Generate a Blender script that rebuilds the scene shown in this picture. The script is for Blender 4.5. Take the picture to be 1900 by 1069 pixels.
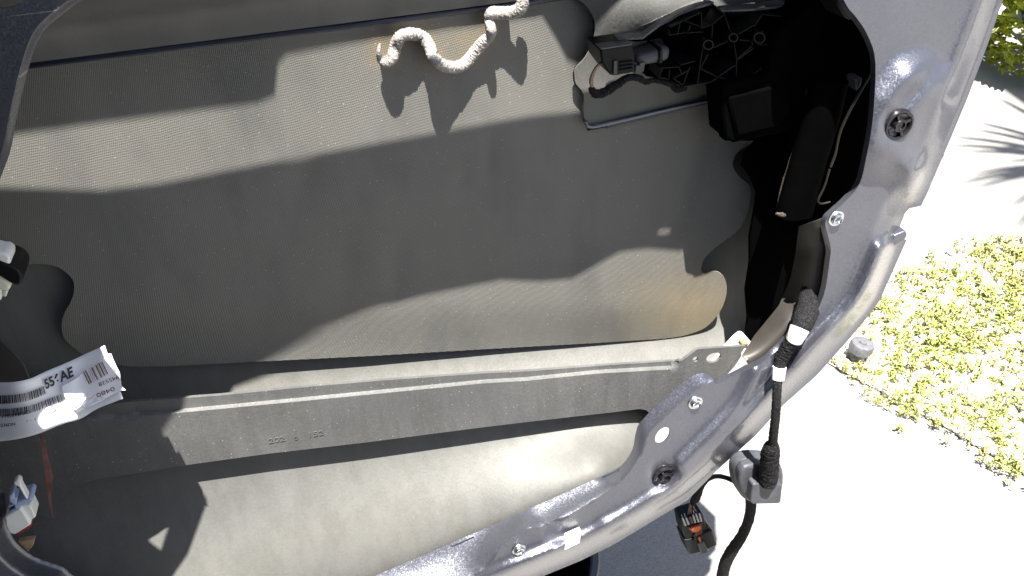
import bpy, bmesh, math, random
import numpy as np
from mathutils import Vector, Matrix
from mathutils.geometry import delaunay_2d_cdt
random.seed(7); np.random.seed(7)
S = bpy.context.scene
for o in list(bpy.data.objects): bpy.data.objects.remove(o)
COL = S.collection

# ------------------------------------------------------------------ camera
W, H = 1900.0, 1069.0
HFOV = 62.0
PITCH, YAW, ROLL = -34.0, 14.0, 3.0
CAM = np.array([0.0, -0.45, 1.05])
_p, _y, _r = map(math.radians, (PITCH, YAW, ROLL))
FW = np.array([math.sin(_y)*math.cos(_p), math.cos(_y)*math.cos(_p), math.sin(_p)])
_R0 = np.cross(FW, [0, 0, 1.0]); _R0 /= np.linalg.norm(_R0); _U0 = np.cross(_R0, FW)
RT = _R0*math.cos(_r) - _U0*math.sin(_r)
UP = _R0*math.sin(_r) + _U0*math.cos(_r)
FP = (W/2)/math.tan(math.radians(HFOV/2))
cd = bpy.data.cameras.new('camera'); cam = bpy.data.objects.new('camera', cd); COL.objects.link(cam)
cd.sensor_fit = 'HORIZONTAL'; cd.angle = math.radians(HFOV); cd.clip_start = 0.02; cd.clip_end = 500
cam.matrix_world = Matrix(((RT[0], UP[0], -FW[0], CAM[0]), (RT[1], UP[1], -FW[1], CAM[1]),
                           (RT[2], UP[2], -FW[2], CAM[2]), (0, 0, 0, 1)))
S.camera = cam

# ------------------------------------------------------------------ sun, sky, exposure
ANTISUN = (925.0, 1690.0)                # where shadows run to, in picture pixels
SUN = FW + RT*(ANTISUN[0]-W/2)/FP - UP*(ANTISUN[1]-H/2)/FP
SUN = SUN/np.linalg.norm(SUN)             # direction the light travels
SUN_STRENGTH, SKY_STRENGTH, EXPOSURE = 5.0, 0.05, 1.95
world = bpy.data.worlds.new('World'); S.world = world; world.use_nodes = True
wn = world.node_tree.nodes; wl = world.node_tree.links
sky = wn.new('ShaderNodeTexSky'); sky.sky_type = 'NISHITA'; sky.sun_disc = False; sky.dust_density = 2.0; sky.air_density = 1.0; sky.ozone_density = .6
sky.sun_elevation = math.asin(-SUN[2]); sky.sun_rotation = math.atan2(-SUN[0], -SUN[1])
wl.new(sky.outputs[0], wn['Background'].inputs[0]); wn['Background'].inputs[1].default_value = SKY_STRENGTH
ld = bpy.data.lights.new('sun', 'SUN'); ld.energy = SUN_STRENGTH; ld.angle = math.radians(0.53); ld.color = (1, 0.965, 0.905)
lo = bpy.data.objects.new('sun', ld); COL.objects.link(lo); lo.location = (0, -1, 6)
lo.rotation_euler = Vector(SUN).to_track_quat('-Z', 'Y').to_euler()
S.view_settings.view_transform = 'Standard'; S.view_settings.look = 'None'
S.view_settings.exposure = EXPOSURE; S.view_settings.gamma = 1; S.view_settings.use_curve_mapping = False
S.render.engine = 'CYCLES'

# ------------------------------------------------------------------ picture <-> place
def P(px, py, Y):
    """points on the door-parallel plane at depth Y (metres behind the inner panel), seen at px,py"""
    px = np.asarray(px, float); py = np.asarray(py, float); Y = np.asarray(Y, float)
    d = FW + np.multiply.outer((px-W/2)/FP, RT) + np.multiply.outer((H/2-py)/FP, UP)
    t = (Y-CAM[1])/d[..., 1]
    return CAM + d*t[..., None]
def V(px, py, Y): return Vector(P(px, py, Y))
def G(px, py, z=0.0):
    d = FW + RT*(px-W/2)/FP + UP*(H/2-py)/FP
    return Vector(CAM + d*((z-CAM[2])/d[2]))
def proj(p):
    v = np.asarray(p, float)-CAM; z = v@FW
    return (W/2+FP*(v@RT)/z, H/2-FP*(v@UP)/z)
def back(px, py, Y, Yc=0.0):
    """where the sun ray that ends at (px,py) on depth Y crosses the plane Yc, in picture pixels"""
    p = P(px, py, Y); q = p - SUN*((Y-Yc)/SUN[1]); return proj(q)

# ------------------------------------------------------------------ 2-D helpers (pixel space)
def catmull(pts, n=8, closed=False):
    pts = [np.array(p, float) for p in pts]; out = []; N = len(pts)
    rng = range(N if closed else N-1)
    for i in rng:
        p1, p2 = pts[i], pts[(i+1) % N]
        p0 = pts[(i-1) % N] if (closed or i > 0) else 2*p1-p2
        p3 = pts[(i+2) % N] if (closed or i+2 < N) else 2*p2-p1
        for k in range(n):
            t = k/n
            out.append(0.5*((2*p1)+(-p0+p2)*t+(2*p0-5*p1+4*p2-p3)*t*t+(-p0+3*p1-3*p2+p3)*t**3))
    if not closed: out.append(pts[-1])
    return np.array(out)
def densify(poly, step):
    out = []; N = len(poly)
    for i in range(N):
        a, b = np.array(poly[i], float), np.array(poly[(i+1) % N], float)
        inside = max(-60 < q[0] < W+60 and -60 < q[1] < H+60 for q in (a, b))
        n = max(1, int(np.linalg.norm(b-a)/(step if inside else step*12)))
        for k in range(n): out.append(a+(b-a)*k/n)
    return np.array(out)
def inside(pts, poly):
    x, y = pts[:, 0], pts[:, 1]; poly = np.asarray(poly); r = np.zeros(len(pts), bool); j = len(poly)-1
    for i in range(len(poly)):
        xi, yi = poly[i]; xj, yj = poly[j]
        if yi != yj:
            r ^= ((yi > y) != (yj > y)) & (x < (xj-xi)*(y-yi)/(yj-yi)+xi)
        j = i
    return r
def dist(pts, line, closed=False):
    pts = np.asarray(pts, float); line = np.asarray(line, float)
    if closed: line = np.vstack([line, line[:1]])
    best = np.full(len(pts), 1e9)
    for a, b in zip(line[:-1], line[1:]):
        ab = b-a; L = ab@ab
        if L < 1e-9: continue
        t = np.clip(((pts-a)@ab)/L, 0, 1)
        best = np.minimum(best, np.hypot(*(pts-a-t[:, None]*ab).T))
    return best
def sm(x): x = np.clip(x, 0, 1); return x*x*(3-2*x)
def ell(cx, cy, a, b, ang, n=24):
    c, s = math.cos(ang), math.sin(ang)
    return np.array([(cx+a*math.cos(t)*c-b*math.sin(t)*s, cy+a*math.cos(t)*s+b*math.sin(t)*c)
                     for t in np.linspace(0, 2*math.pi, n, endpoint=False)])

# ------------------------------------------------------------------ object helpers
def link(name, me, mat=None, parent=None):
    o = bpy.data.objects.new(name, me); COL.objects.link(o)
    if mat and me and not me.materials: me.materials.append(mat)
    if parent is not None: setpar(o, parent)
    return o
def setpar(o, parent):
    o.parent = parent
    m = Matrix.Identity(4); q = parent
    chain = []
    while q is not None: chain.append(q); q = q.parent
    for q in reversed(chain): m = m @ q.matrix_parent_inverse @ q.matrix_basis
    o.matrix_parent_inverse = m.inverted()
def thing(name, loc, label, cat, group=None):
    o = bpy.data.objects.new(name, None); COL.objects.link(o); o.location = loc; o.empty_display_size = 0.02
    return tag(o, label, cat, group)
def tag(o, label=None, cat=None, group=None, kind=None):
    if label: o['label'] = label
    if cat: o['category'] = cat
    if group: o['group'] = group
    if kind: o['kind'] = kind
    return o
def smooth(me, ang=40):
    for p in me.polygons: p.use_smooth = True
    try: me.set_sharp_from_angle(angle=math.radians(ang))
    except Exception: pass
def mesh(name, verts, faces, sharp=40):
    me = bpy.data.meshes.new(name); me.from_pydata([tuple(map(float, v)) for v in verts], [], [list(map(int, f)) for f in faces])
    me.update()
    if sharp: smooth(me, sharp)
    return me
def sheet(name, outline, depth, step, mat, parent, holes=(), thick=0.0012, sharp=50, attr=None, frame_only=True, lines=()):
    """a pressed sheet: outline and holes in picture pixels, depth(pts)->Y; every vertex stands at its own distance"""
    loops = [densify(outline, step)]+[densify(h, step) for h in holes]
    co = []; ed = []
    for l in loops:
        b = len(co); n = len(l); co += list(l); ed += [(b+i, b+(i+1) % n) for i in range(n)]
    out = loops[0]
    lp = []
    for l in lines:
        l = np.array(l, float); q = [l[0]]
        for a, b in zip(l[:-1], l[1:]):
            n = max(1, int(np.linalg.norm(b-a)/step)); q += [a+(b-a)*k/n for k in range(1, n+1)]
        q = np.array(q); okk = inside(q, out)
        for h in loops[1:]: okk &= ~inside(q, h)
        for l2 in loops: okk &= dist(q, l2, True) > step*.4
        b0 = len(co); co += list(q[okk]); idx = np.where(okk)[0]
        ed += [(b0+i, b0+i+1) for i in range(len(idx)-1) if idx[i+1] == idx[i]+1]
        if okk.sum() > 1: lp.append(q[okk])
    x0, y0 = out.min(0); x1, y1 = out.max(0)
    if frame_only: x0, y0, x1, y1 = max(x0, -80), max(y0, -80), min(x1, W+80), min(y1, H+80)
    gx, gy = np.meshgrid(np.arange(x0+step/2, x1, step), np.arange(y0+step/2, y1, step))
    g = np.c_[gx.ravel(), gy.ravel()]
    g[:, 0] += (np.round((g[:, 1]-y0)/step) % 2)*step/2
    ok = inside(g, out)
    for h in loops[1:]: ok &= ~inside(g, h)
    g = g[ok]
    keep = np.ones(len(g), bool)
    for l in loops: keep &= dist(g, l, True) > step*0.55
    for l in lp: keep &= dist(g, l) > step*.45
    g = g[keep]
    co += list(g)
    vs, es, fs, ov, oe, of = delaunay_2d_cdt([Vector((float(c[0]), float(c[1]))) for c in co], ed, [], 0, 1e-6)
    vs = np.array([(v.x, v.y) for v in vs]); fs = np.array([list(f) for f in fs])
    cen = vs[fs].mean(1); ok = inside(cen, out)
    for h in loops[1:]: ok &= ~inside(cen, h)
    fs = fs[ok]
    p3 = P(vs[:, 0], vs[:, 1], depth(vs))
    used = np.unique(fs); remap = -np.ones(len(vs), int); remap[used] = np.arange(len(used)); fs = remap[fs]; p3 = p3[used]
    # normals to the camera side (-Y)
    a, b, c = p3[fs[:, 0]], p3[fs[:, 1]], p3[fs[:, 2]]
    if np.cross(b-a, c-a)[:, 1].mean() > 0: fs = fs[:, ::-1]
    me = mesh(name, p3, fs, sharp)
    if attr:
        for an, fn in attr.items():
            ca = me.color_attributes.new(an, 'FLOAT_COLOR', 'POINT')
            val = fn(vs[used]); ca.data.foreach_set('color', np.c_[val, val, val, np.ones(len(val))].astype(np.float32).ravel())
    o = link(name, me, mat, parent)
    if thick:
        m = o.modifiers.new('thickness', 'SOLIDIFY'); m.thickness = thick; m.offset = -1
        m = o.modifiers.new('edges', 'EDGE_SPLIT'); m.split_angle = math.radians(50)
    return o
def prism(name, poly, yf, yb, mat, parent, bevel=0.0008, seg=2):
    """a block: pixel outline at depth yf carried straight back to depth yb"""
    yf = np.broadcast_to(np.asarray(yf, float), (len(poly),))
    f = P([p[0] for p in poly], [p[1] for p in poly], yf); n = len(poly)
    b = f.copy(); b[:, 1] += (yb-yf)
    area = sum(f[i][0]*f[(i+1) % n][2]-f[(i+1) % n][0]*f[i][2] for i in range(n))
    idx = list(range(n))
    faces = [idx if area > 0 else idx[::-1]]; faces.append([i+n for i in (idx[::-1] if area > 0 else idx)])
    for i in range(n):
        j = (i+1) % n; q = [i, i+n, j+n, j] if area > 0 else [j, j+n, i+n, i]; faces.append(q)
    me = mesh(name, np.vstack([f, b]), faces, 35)
    bm = bmesh.new(); bm.from_mesh(me); bmesh.ops.recalc_face_normals(bm, faces=bm.faces); bm.to_mesh(me); bm.free(); smooth(me, 35)
    o = link(name, me, mat, parent)
    if bevel:
        m = o.modifiers.new('bevel', 'BEVEL'); m.width = bevel; m.segments = seg; m.limit_method = 'ANGLE'; m.angle_limit = math.radians(35)
    return o
def tube_mesh(name, pts, rad, n=12, caps=True, jitter=0.0, flat=1.0):
    pts = [Vector(p) for p in pts]; N = len(pts)
    rad = [rad]*N if isinstance(rad, (int, float)) else list(rad)
    vs = []; fs = []; t0 = (pts[1]-pts[0]).normalized(); up = Vector((0, 1, 0)) if abs(t0.y) < 0.9 else Vector((1, 0, 0))
    u = t0.cross(up).normalized()
    for i, p in enumerate(pts):
        t = (pts[min(i+1, N-1)]-pts[max(i-1, 0)]).normalized()
        u = (u-t*u.dot(t)).normalized(); w = t.cross(u)
        for k in range(n):
            a = 2*math.pi*k/n; r = rad[i]*(1+jitter*(random.random()-.5))
            vs.append(p+u*math.cos(a)*r+w*math.sin(a)*r*flat)
    for i in range(N-1):
        for k in range(n):
            k2 = (k+1) % n; fs.append((i*n+k, i*n+k2, (i+1)*n+k2, (i+1)*n+k))
    if caps: fs.append(tuple(range(n-1, -1, -1))); fs.append(tuple((N-1)*n+k for k in range(n)))
    me = mesh(name, vs, fs, 60)
    return me
def pxtube(name, pts, rpx, mat, parent, n=12, sub=8, jitter=0.0, flat=1.0):
    """tube through (px,py,Y) control points; radius given in picture pixels at each point"""
    rp = [rpx]*len(pts) if isinstance(rpx, (int, float)) else rpx
    c = catmull([(p[0], p[1], p[2]*1000, r) for p, r in zip(pts, rp)], sub)
    q = [V(a[0], a[1], a[2]/1000) for a in c]
    r = [max(a[3], .2)*((np.array(v)-CAM)@FW)/FP for a, v in zip(c, q)]
    return link(name, tube_mesh(name, q, r, n, True, jitter, flat), mat, parent)
def lathe(name, prof, n=28, mat=None, parent=None):
    """profile (radius, height): turned about local Z"""
    vs = []; fs = []
    for r, h in prof:
        for k in range(n):
            a = 2*math.pi*k/n; vs.append((r*math.cos(a), r*math.sin(a), h))
    for i in range(len(prof)-1):
        for k in range(n):
            k2 = (k+1) % n; fs.append((i*n+k, i*n+k2, (i+1)*n+k2, (i+1)*n+k))
    return mesh(name, vs, fs, 35)
FACING = Matrix(((1, 0, 0, 0), (0, 0, -1, 0), (0, 1, 0, 0), (0, 0, 0, 1)))      # local Z -> -Y (towards the viewer)

# ------------------------------------------------------------------ materials
def newmat(name):
    m = bpy.data.materials.new(name); m.use_nodes = True
    nt = m.node_tree; b = nt.nodes['Principled BSDF']; return m, nt.nodes, nt.links, b
def noise(N, L, scale, detail=4, rough=.55, coord='Object', vec=None):
    n = N.new('ShaderNodeTexNoise'); n.inputs['Scale'].default_value = scale; n.inputs['Detail'].default_value = detail
    n.inputs['Roughness'].default_value = rough
    if vec is None:
        tc = N.new('ShaderNodeTexCoord'); vec = tc.outputs[coord]
    L.new(vec, n.inputs['Vector']); return n
def ramp(N, L, src, stops):
    r = N.new('ShaderNodeValToRGB'); L.new(src, r.inputs[0])
    while len(r.color_ramp.elements) < len(stops): r.color_ramp.elements.new(0.5)
    for e, (p, c) in zip(r.color_ramp.elements, stops): e.position = p; e.color = (*c, 1) if len(c) == 3 else c
    return r
def simple(name, col, rough=.5, metal=0.0, var=.15, nscale=60, bump=0.0, bscale=400, spec=.5, coat=0.0):
    m, N, L, b = newmat(name)
    n = noise(N, L, nscale)
    c = np.array(col)
    r = ramp(N, L, n.outputs[0], [(.3, tuple(c*(1-var))), (.7, tuple(np.minimum(c*(1+var), 1)))])
    L.new(r.outputs[0], b.inputs['Base Color'])
    b.inputs['Roughness'].default_value = rough; b.inputs['Metallic'].default_value = metal
    b.inputs['Specular IOR Level'].default_value = spec; b.inputs['Coat Weight'].default_value = coat
    if bump:
        n2 = noise(N, L, bscale, 3); bp = N.new('ShaderNodeBump'); bp.inputs['Strength'].default_value = bump; bp.inputs['Distance'].default_value = .001
        L.new(n2.outputs[0], bp.inputs['Height']); L.new(bp.outputs[0], b.inputs['Normal'])
    return m
def paint(name, col, metal, rough, flake, fscale, coat, dust=None, dustamt=.3, drops=False, streak=0, scratch=0):
    m, N, L, b = newmat(name)
    tc = N.new('ShaderNodeTexCoord'); g = N.new('ShaderNodeNewGeometry')
    vo = N.new('ShaderNodeTexVoronoi'); vo.inputs['Scale'].default_value = fscale; L.new(tc.outputs['Object'], vo.inputs['Vector'])
    sub = N.new('ShaderNodeVectorMath'); sub.operation = 'SUBTRACT'; L.new(vo.outputs['Color'], sub.inputs[0]); sub.inputs[1].default_value = (.5, .5, .5)
    sc = N.new('ShaderNodeVectorMath'); sc.operation = 'SCALE'; L.new(sub.outputs[0], sc.inputs[0]); sc.inputs['Scale'].default_value = flake
    ad = N.new('ShaderNodeVectorMath'); ad.operation = 'ADD'; L.new(g.outputs['Normal'], ad.inputs[0]); L.new(sc.outputs[0], ad.inputs[1])
    nm = N.new('ShaderNodeVectorMath'); nm.operation = 'NORMALIZE'; L.new(ad.outputs[0], nm.inputs[0])
    L.new(nm.outputs[0], b.inputs['Normal'])
    n1 = noise(N, L, 9, 5, .6, vec=tc.outputs['Object'])
    c = np.array(col)
    base = ramp(N, L, n1.outputs[0], [(.3, tuple(c*.9)), (.7, tuple(c*1.1))]).outputs[0]
    if dust is not None:
        n2 = noise(N, L, 7, 7, .6, vec=tc.outputs['Object'])
        f = ramp(N, L, n2.outputs[0], [(.42, (0, 0, 0)), (.75, (dustamt,)*3)])
        mx = N.new('ShaderNodeMix'); mx.data_type = 'RGBA'; L.new(f.outputs[0], mx.inputs[0]); L.new(base, mx.inputs[6]); mx.inputs[7].default_value = (*dust, 1)
        base = mx.outputs[2]
        mr = N.new('ShaderNodeMath'); mr.operation = 'MULTIPLY_ADD'; L.new(f.outputs[0], mr.inputs[0]); mr.inputs[1].default_value = .5; mr.inputs[2].default_value = rough
        L.new(mr.outputs[0], b.inputs['Roughness'])
        mm = N.new('ShaderNodeMath'); mm.operation = 'MULTIPLY_ADD'; L.new(f.outputs[0], mm.inputs[0]); mm.inputs[1].default_value = -metal; mm.inputs[2].default_value = metal
        L.new(mm.outputs[0], b.inputs['Metallic'])
    else:
        b.inputs['Roughness'].default_value = rough; b.inputs['Metallic'].default_value = metal
    if streak:     # water runs and grime, stretched upright
        mp = N.new('ShaderNodeMapping'); mp.inputs['Scale'].default_value = (1, 1, .12); L.new(tc.outputs['Object'], mp.inputs[0])
        ns = noise(N, L, 55, 6, .65, vec=mp.outputs[0]); k = 1-streak*.55
        sg = ramp(N, L, ns.outputs[0], [(.42, (1, 1, 1)), (.60, (k, k, k*.98)), (.75, (1.0, 1.0, .98))])
        mx = N.new('ShaderNodeMix'); mx.data_type = 'RGBA'; mx.blend_type = 'MULTIPLY'; mx.inputs[0].default_value = .7; L.new(base, mx.inputs[6]); L.new(sg.outputs[0], mx.inputs[7]); base = mx.outputs[2]
        nk = noise(N, L, 330, 3, .6, vec=tc.outputs['Object']); bp = N.new('ShaderNodeBump'); bp.inputs['Strength'].default_value = .22; bp.inputs['Distance'].default_value = .0008
        L.new(nk.outputs[0], bp.inputs['Height']); L.new(nm.outputs[0], bp.inputs['Normal']); L.new(bp.outputs[0], b.inputs['Normal'])
    if scratch:    # fine pale scratches along the rim
        mp = N.new('ShaderNodeMapping'); mp.inputs['Rotation'].default_value = (0, math.radians(38), 0); mp.inputs['Scale'].default_value = (7, 60, 420); L.new(tc.outputs['Object'], mp.inputs[0])
        ns = noise(N, L, 1.0, 2, .5, vec=mp.outputs[0]); n3 = noise(N, L, 8, 3, .5, vec=tc.outputs['Object'])
        a_ = ramp(N, L, ns.outputs[0], [(.70, (0, 0, 0)), (.74, (1, 1, 1))]); b_ = ramp(N, L, n3.outputs[0], [(.50, (0, 0, 0)), (.62, (1, 1, 1))])
        mu = N.new('ShaderNodeMath'); mu.operation = 'MULTIPLY'; L.new(a_.outputs[0], mu.inputs[0]); L.new(b_.outputs[0], mu.inputs[1])
        m4 = N.new('ShaderNodeMath'); m4.operation = 'MULTIPLY'; L.new(mu.outputs[0], m4.inputs[0]); m4.inputs[1].default_value = scratch
        mx = N.new('ShaderNodeMix'); mx.data_type = 'RGBA'; L.new(m4.outputs[0], mx.inputs[0]); L.new(base, mx.inputs[6]); mx.inputs[7].default_value = (.62, .60, .55, 1); base = mx.outputs[2]
    if drops:      # dried splashes, small pale specks
        v2 = N.new('ShaderNodeTexVoronoi'); v2.inputs['Scale'].default_value = 300; L.new(tc.outputs['Object'], v2.inputs['Vector'])
        lt = ramp(N, L, v2.outputs['Distance'], [(.0, (1, 1, 1)), (.14, (0, 0, 0))])
        rn = N.new('ShaderNodeSeparateColor'); L.new(v2.outputs['Color'], rn.inputs[0])
        th = ramp(N, L, rn.outputs[0], [(.62, (0, 0, 0)), (.7, (1, 1, 1))])
        mu = N.new('ShaderNodeMath'); mu.operation = 'MULTIPLY'; L.new(lt.outputs[0], mu.inputs[0]); L.new(th.outputs[0], mu.inputs[1])
        mx = N.new('ShaderNodeMix'); mx.data_type = 'RGBA'; L.new(mu.outputs[0], mx.inputs[0]); L.new(base, mx.inputs[6]); mx.inputs[7].default_value = (.72, .7, .66, 1)
        base = mx.outputs[2]
    L.new(base, b.inputs['Base Color'])
    b.inputs['Coat Weight'].default_value = coat; b.inputs['Coat Roughness'].default_value = .12
    return m
M = {}
M['frame'] = paint('silver_metallic_paint', (.128, .134, .165), .80, .42, .25, 1300, .55, dust=(.22, .20, .17), dustamt=.14, scratch=.5)
M['skin'] = paint('inner_skin_primer', (.118, .118, .112),   .12, .60, .10, 1200, .0, streak=.35, dust=(.165, .155, .128), dustamt=.3)
M['beam'] = paint('beam_paint', (.14, .14, .14), .4, .47, .14, 1100, .05, streak=.4, dust=(.20, .19, .17), dustamt=.3, drops=True)
M['belt'] = simple('belt_panel_paint', (.13, .13, .128), .62, .1, .12, 30, .15, 900)
M['seam'] = simple('seam_sealer', (.012, .016, .035), .35, 0, .2, 80)
M['black'] = simple('black_plastic', (.004, .004, .0045), .5, 0, .25, 60, .12, 900, .22)
M['gloss'] = simple('black_gloss_plastic', (.010, .009, .011), .16, 0, .1, 60)
M['void'] = simple('shaded_black_plastic', (.0010, .0010, .0012), .85, 0, .25, 60, .1, 900, .02)  # black plastic darkened further to paint in the cavity's deep shade
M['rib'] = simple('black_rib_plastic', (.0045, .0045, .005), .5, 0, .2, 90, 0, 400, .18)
M['grey'] = simple('grey_plastic', (.055, .055, .058), .5, 0, .15, 80, .2, 1500)
M['edge'] = simple('lit_edge_plastic', (.09, .088, .09), .55, 0, .2, 200, .4, 1800)
M['rubber'] = simple('dark_rubber', (.05, .052, .062), .55, 0, .3, 120, .2, 500)
M['white'] = simple('white_plastic', (.72, .72, .68), .4, 0, .06, 50)
M['cream'] = simple('cream_plastic', (.62, .62, .50), .45, 0, .08, 50)
M['blue'] = simple('pale_blue_plastic', (.36, .42, .58), .45, 0, .08, 50)
M['red'] = simple('red_seal', (.34, .015, .02), .5, 0, .1, 50)
M['orange'] = simple('orange_lock', (.62, .11, .012), .3, 0, .15, 300)
M['maroon'] = simple('maroon_plastic', (.10, .008, .008), .3, 0, .15, 300)
def mat_tape():
    m, N, L, b = newmat('fabric_tape')
    n = noise(N, L, 1500, 3, .7); r = ramp(N, L, n.outputs[0], [(.42, (.004, .004, .005)), (.58, (.018, .017, .019)), (.68, (.11, .105, .11))]); L.new(r.outputs[0], b.inputs['Base Color'])
    b.inputs['Roughness'].default_value = .95; b.inputs['Specular IOR Level'].default_value = .2
    n2 = noise(N, L, 800, 4, .7); bp = N.new('ShaderNodeBump'); bp.inputs['Strength'].default_value = 1.0; bp.inputs['Distance'].default_value = .0015
    L.new(n2.outputs[0], bp.inputs['Height']); L.new(bp.outputs[0], b.inputs['Normal']); return m
M['tape'] = mat_tape()
M['whitetape'] = simple('white_tape', (.78, .78, .76), .6, 0, .05, 90, .15, 900)
M['wire_tan'] = simple('tan_wire', (.30, .19, .11), .45)
M['wire_brown'] = simple('brown_wire', (.09, .035, .025), .45)
M['wire_grey'] = simple('grey_wire', (.42, .40, .40), .45)
M['steel'] = simple('zinc_steel', (.62, .64, .66), .25, 1.0, .1, 200)
M['foam'] = simple('tan_foam', (.33, .24, .13), .9, 0, .35, 500, .6, 800)
M['oldfoam'] = simple('aged_foam', (.05, .036, .024), .9, 0, .5, 500, .6, 800)
M['pink'] = simple('adhesive_strip', (.17, .075, .065), .6, 0, .4, 90)
M['rod'] = simple('link_rod', (.018, .015, .013), .5, .3, .2, 40)
M['plate'] = simple('dark_bracket_wall_shade', (.045, .04, .036), .5, .2, .2, 40)
M['paper'] = simple('label_paper', (.80, .80, .82), .45, 0, .02, 50)
M['ink'] = simple('label_ink', (.02, .016, .035), .6, 0, .1, 50)
M['ink_brown'] = simple('sticker_ink', (.13, .06, .05), .6, 0, .1, 50)

def mat_pad():
    m, N, L, b = newmat('woven_damping_pad')
    tc = N.new('ShaderNodeTexCoord'); sp = N.new('ShaderNodeSeparateXYZ'); L.new(tc.outputs['Object'], sp.inputs[0])
    def math_(op, a, bb=None, c=None):
        n = N.new('ShaderNodeMath'); n.operation = op
        for i, v in enumerate((a, bb, c)):
            if v is None: continue
            if isinstance(v, (int, float)): n.inputs[i].default_value = v
            else: L.new(v, n.inputs[i])
        return n.outputs[0]
    k = 2*math.pi/.0018
    nw = noise(N, L, 55, 3, .6, vec=tc.outputs['Object']); wob = math_('MULTIPLY_ADD', nw.outputs[0], .0016, -.0008)
    u = math_('SINE', math_('MULTIPLY', math_('ADD', math_('ADD', sp.outputs[0], wob), math_('MULTIPLY', sp.outputs[2], .5)), k))
    v = math_('SINE', math_('MULTIPLY', math_('SUBTRACT', math_('MULTIPLY', math_('ADD', sp.outputs[2], wob), 1.05), math_('MULTIPLY', sp.outputs[0], .45)), k))
    w = math_('MULTIPLY', u, v)
    n1 = noise(N, L, 6, 6, .6, vec=tc.outputs['Object']); n2 = noise(N, L, 700, 2, vec=tc.outputs['Object'])
    base = ramp(N, L, n1.outputs[0], [(.3, (.122, .119, .107)), (.7, (.154, .150, .136))]).outputs[0]
    wc = math_('MULTIPLY_ADD', w, .14, 1.0)
    mul = N.new('ShaderNodeMix'); mul.data_type = 'RGBA'; mul.blend_type = 'MULTIPLY'; mul.inputs[0].default_value = 1
    L.new(base, mul.inputs[6]); cc = N.new('ShaderNodeCombineColor')
    for i in range(3): L.new(wc, cc.inputs[i])
    L.new(cc.outputs[0], mul.inputs[7])
    at = N.new('ShaderNodeAttribute'); at.attribute_name = 'mud'
    nm = noise(N, L, 45, 6, .65, vec=tc.outputs['Object'])
    f = math_('MULTIPLY', at.outputs['Fac'], math_('MULTIPLY_ADD', nm.outputs[0], 1.0, .4))
    mx = N.new('ShaderNodeMix'); mx.data_type = 'RGBA'; L.new(f, mx.inputs[0]); L.new(mul.outputs[2], mx.inputs[6]); mx.inputs[7].default_value = (.25, .185, .09, 1)
    # handling smudges (stretched upright) and pale dust specks
    mp = N.new('ShaderNodeMapping'); mp.inputs['Scale'].default_value = (1, 1, .35); L.new(tc.outputs['Object'], mp.inputs[0])
    ns = noise(N, L, 22, 5, .55, vec=mp.outputs[0]); sg = ramp(N, L, ns.outputs[0], [(.50, (1, 1, 1)), (.72, (.76, .77, .80))])
    m2 = N.new('ShaderNodeMix'); m2.data_type = 'RGBA'; m2.blend_type = 'MULTIPLY'; m2.inputs[0].default_value = 1; L.new(mx.outputs[2], m2.inputs[6]); L.new(sg.outputs[0], m2.inputs[7])
    v2 = N.new('ShaderNodeTexVoronoi'); v2.inputs['Scale'].default_value = 420; L.new(tc.outputs['Object'], v2.inputs['Vector'])
    lt = ramp(N, L, v2.outputs['Distance'], [(.0, (1, 1, 1)), (.22, (0, 0, 0))]); rn = N.new('ShaderNodeSeparateColor'); L.new(v2.outputs['Color'], rn.inputs[0])
    th = ramp(N, L, rn.outputs[0], [(.86, (0, 0, 0)), (.93, (1, 1, 1))])
    m3 = N.new('ShaderNodeMix'); m3.data_type = 'RGBA'; L.new(math_('MULTIPLY', lt.outputs[0], th.outputs[0]), m3.inputs[0]); L.new(m2.outputs[2], m3.inputs[6]); m3.inputs[7].default_value = (.42, .41, .38, 1)
    L.new(m3.outputs[2], b.inputs['Base Color'])
    b.inputs['Roughness'].default_value = .52; b.inputs['Specular IOR Level'].default_value = .6
    bp = N.new('ShaderNodeBump'); bp.inputs['Strength'].default_value = .35; bp.inputs['Distance'].default_value = .0005
    L.new(math_('ADD', w, math_('MULTIPLY', n2.outputs[0], 1.2)), bp.inputs['Height']); L.new(bp.outputs[0], b.inputs['Normal'])
    return m
M['pad'] = mat_pad()
def mat_bead():
    m, N, L, b = newmat('sealant_foam')
    n = noise(N, L, 900, 4, .7); n1 = noise(N, L, 120, 4)
    r = ramp(N, L, n1.outputs[0], [(.3, (.24, .22, .205)), (.65, (.41, .385, .37))]); L.new(r.outputs[0], b.inputs['Base Color'])
    b.inputs['Roughness'].default_value = .85
    bp = N.new('ShaderNodeBump'); bp.inputs['Strength'].default_value = .9; bp.inputs['Distance'].default_value = .0015
    L.new(n.outputs[0], bp.inputs['Height']); L.new(bp.outputs[0], b.inputs['Normal'])
    return m
M['bead'] = mat_bead()
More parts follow.
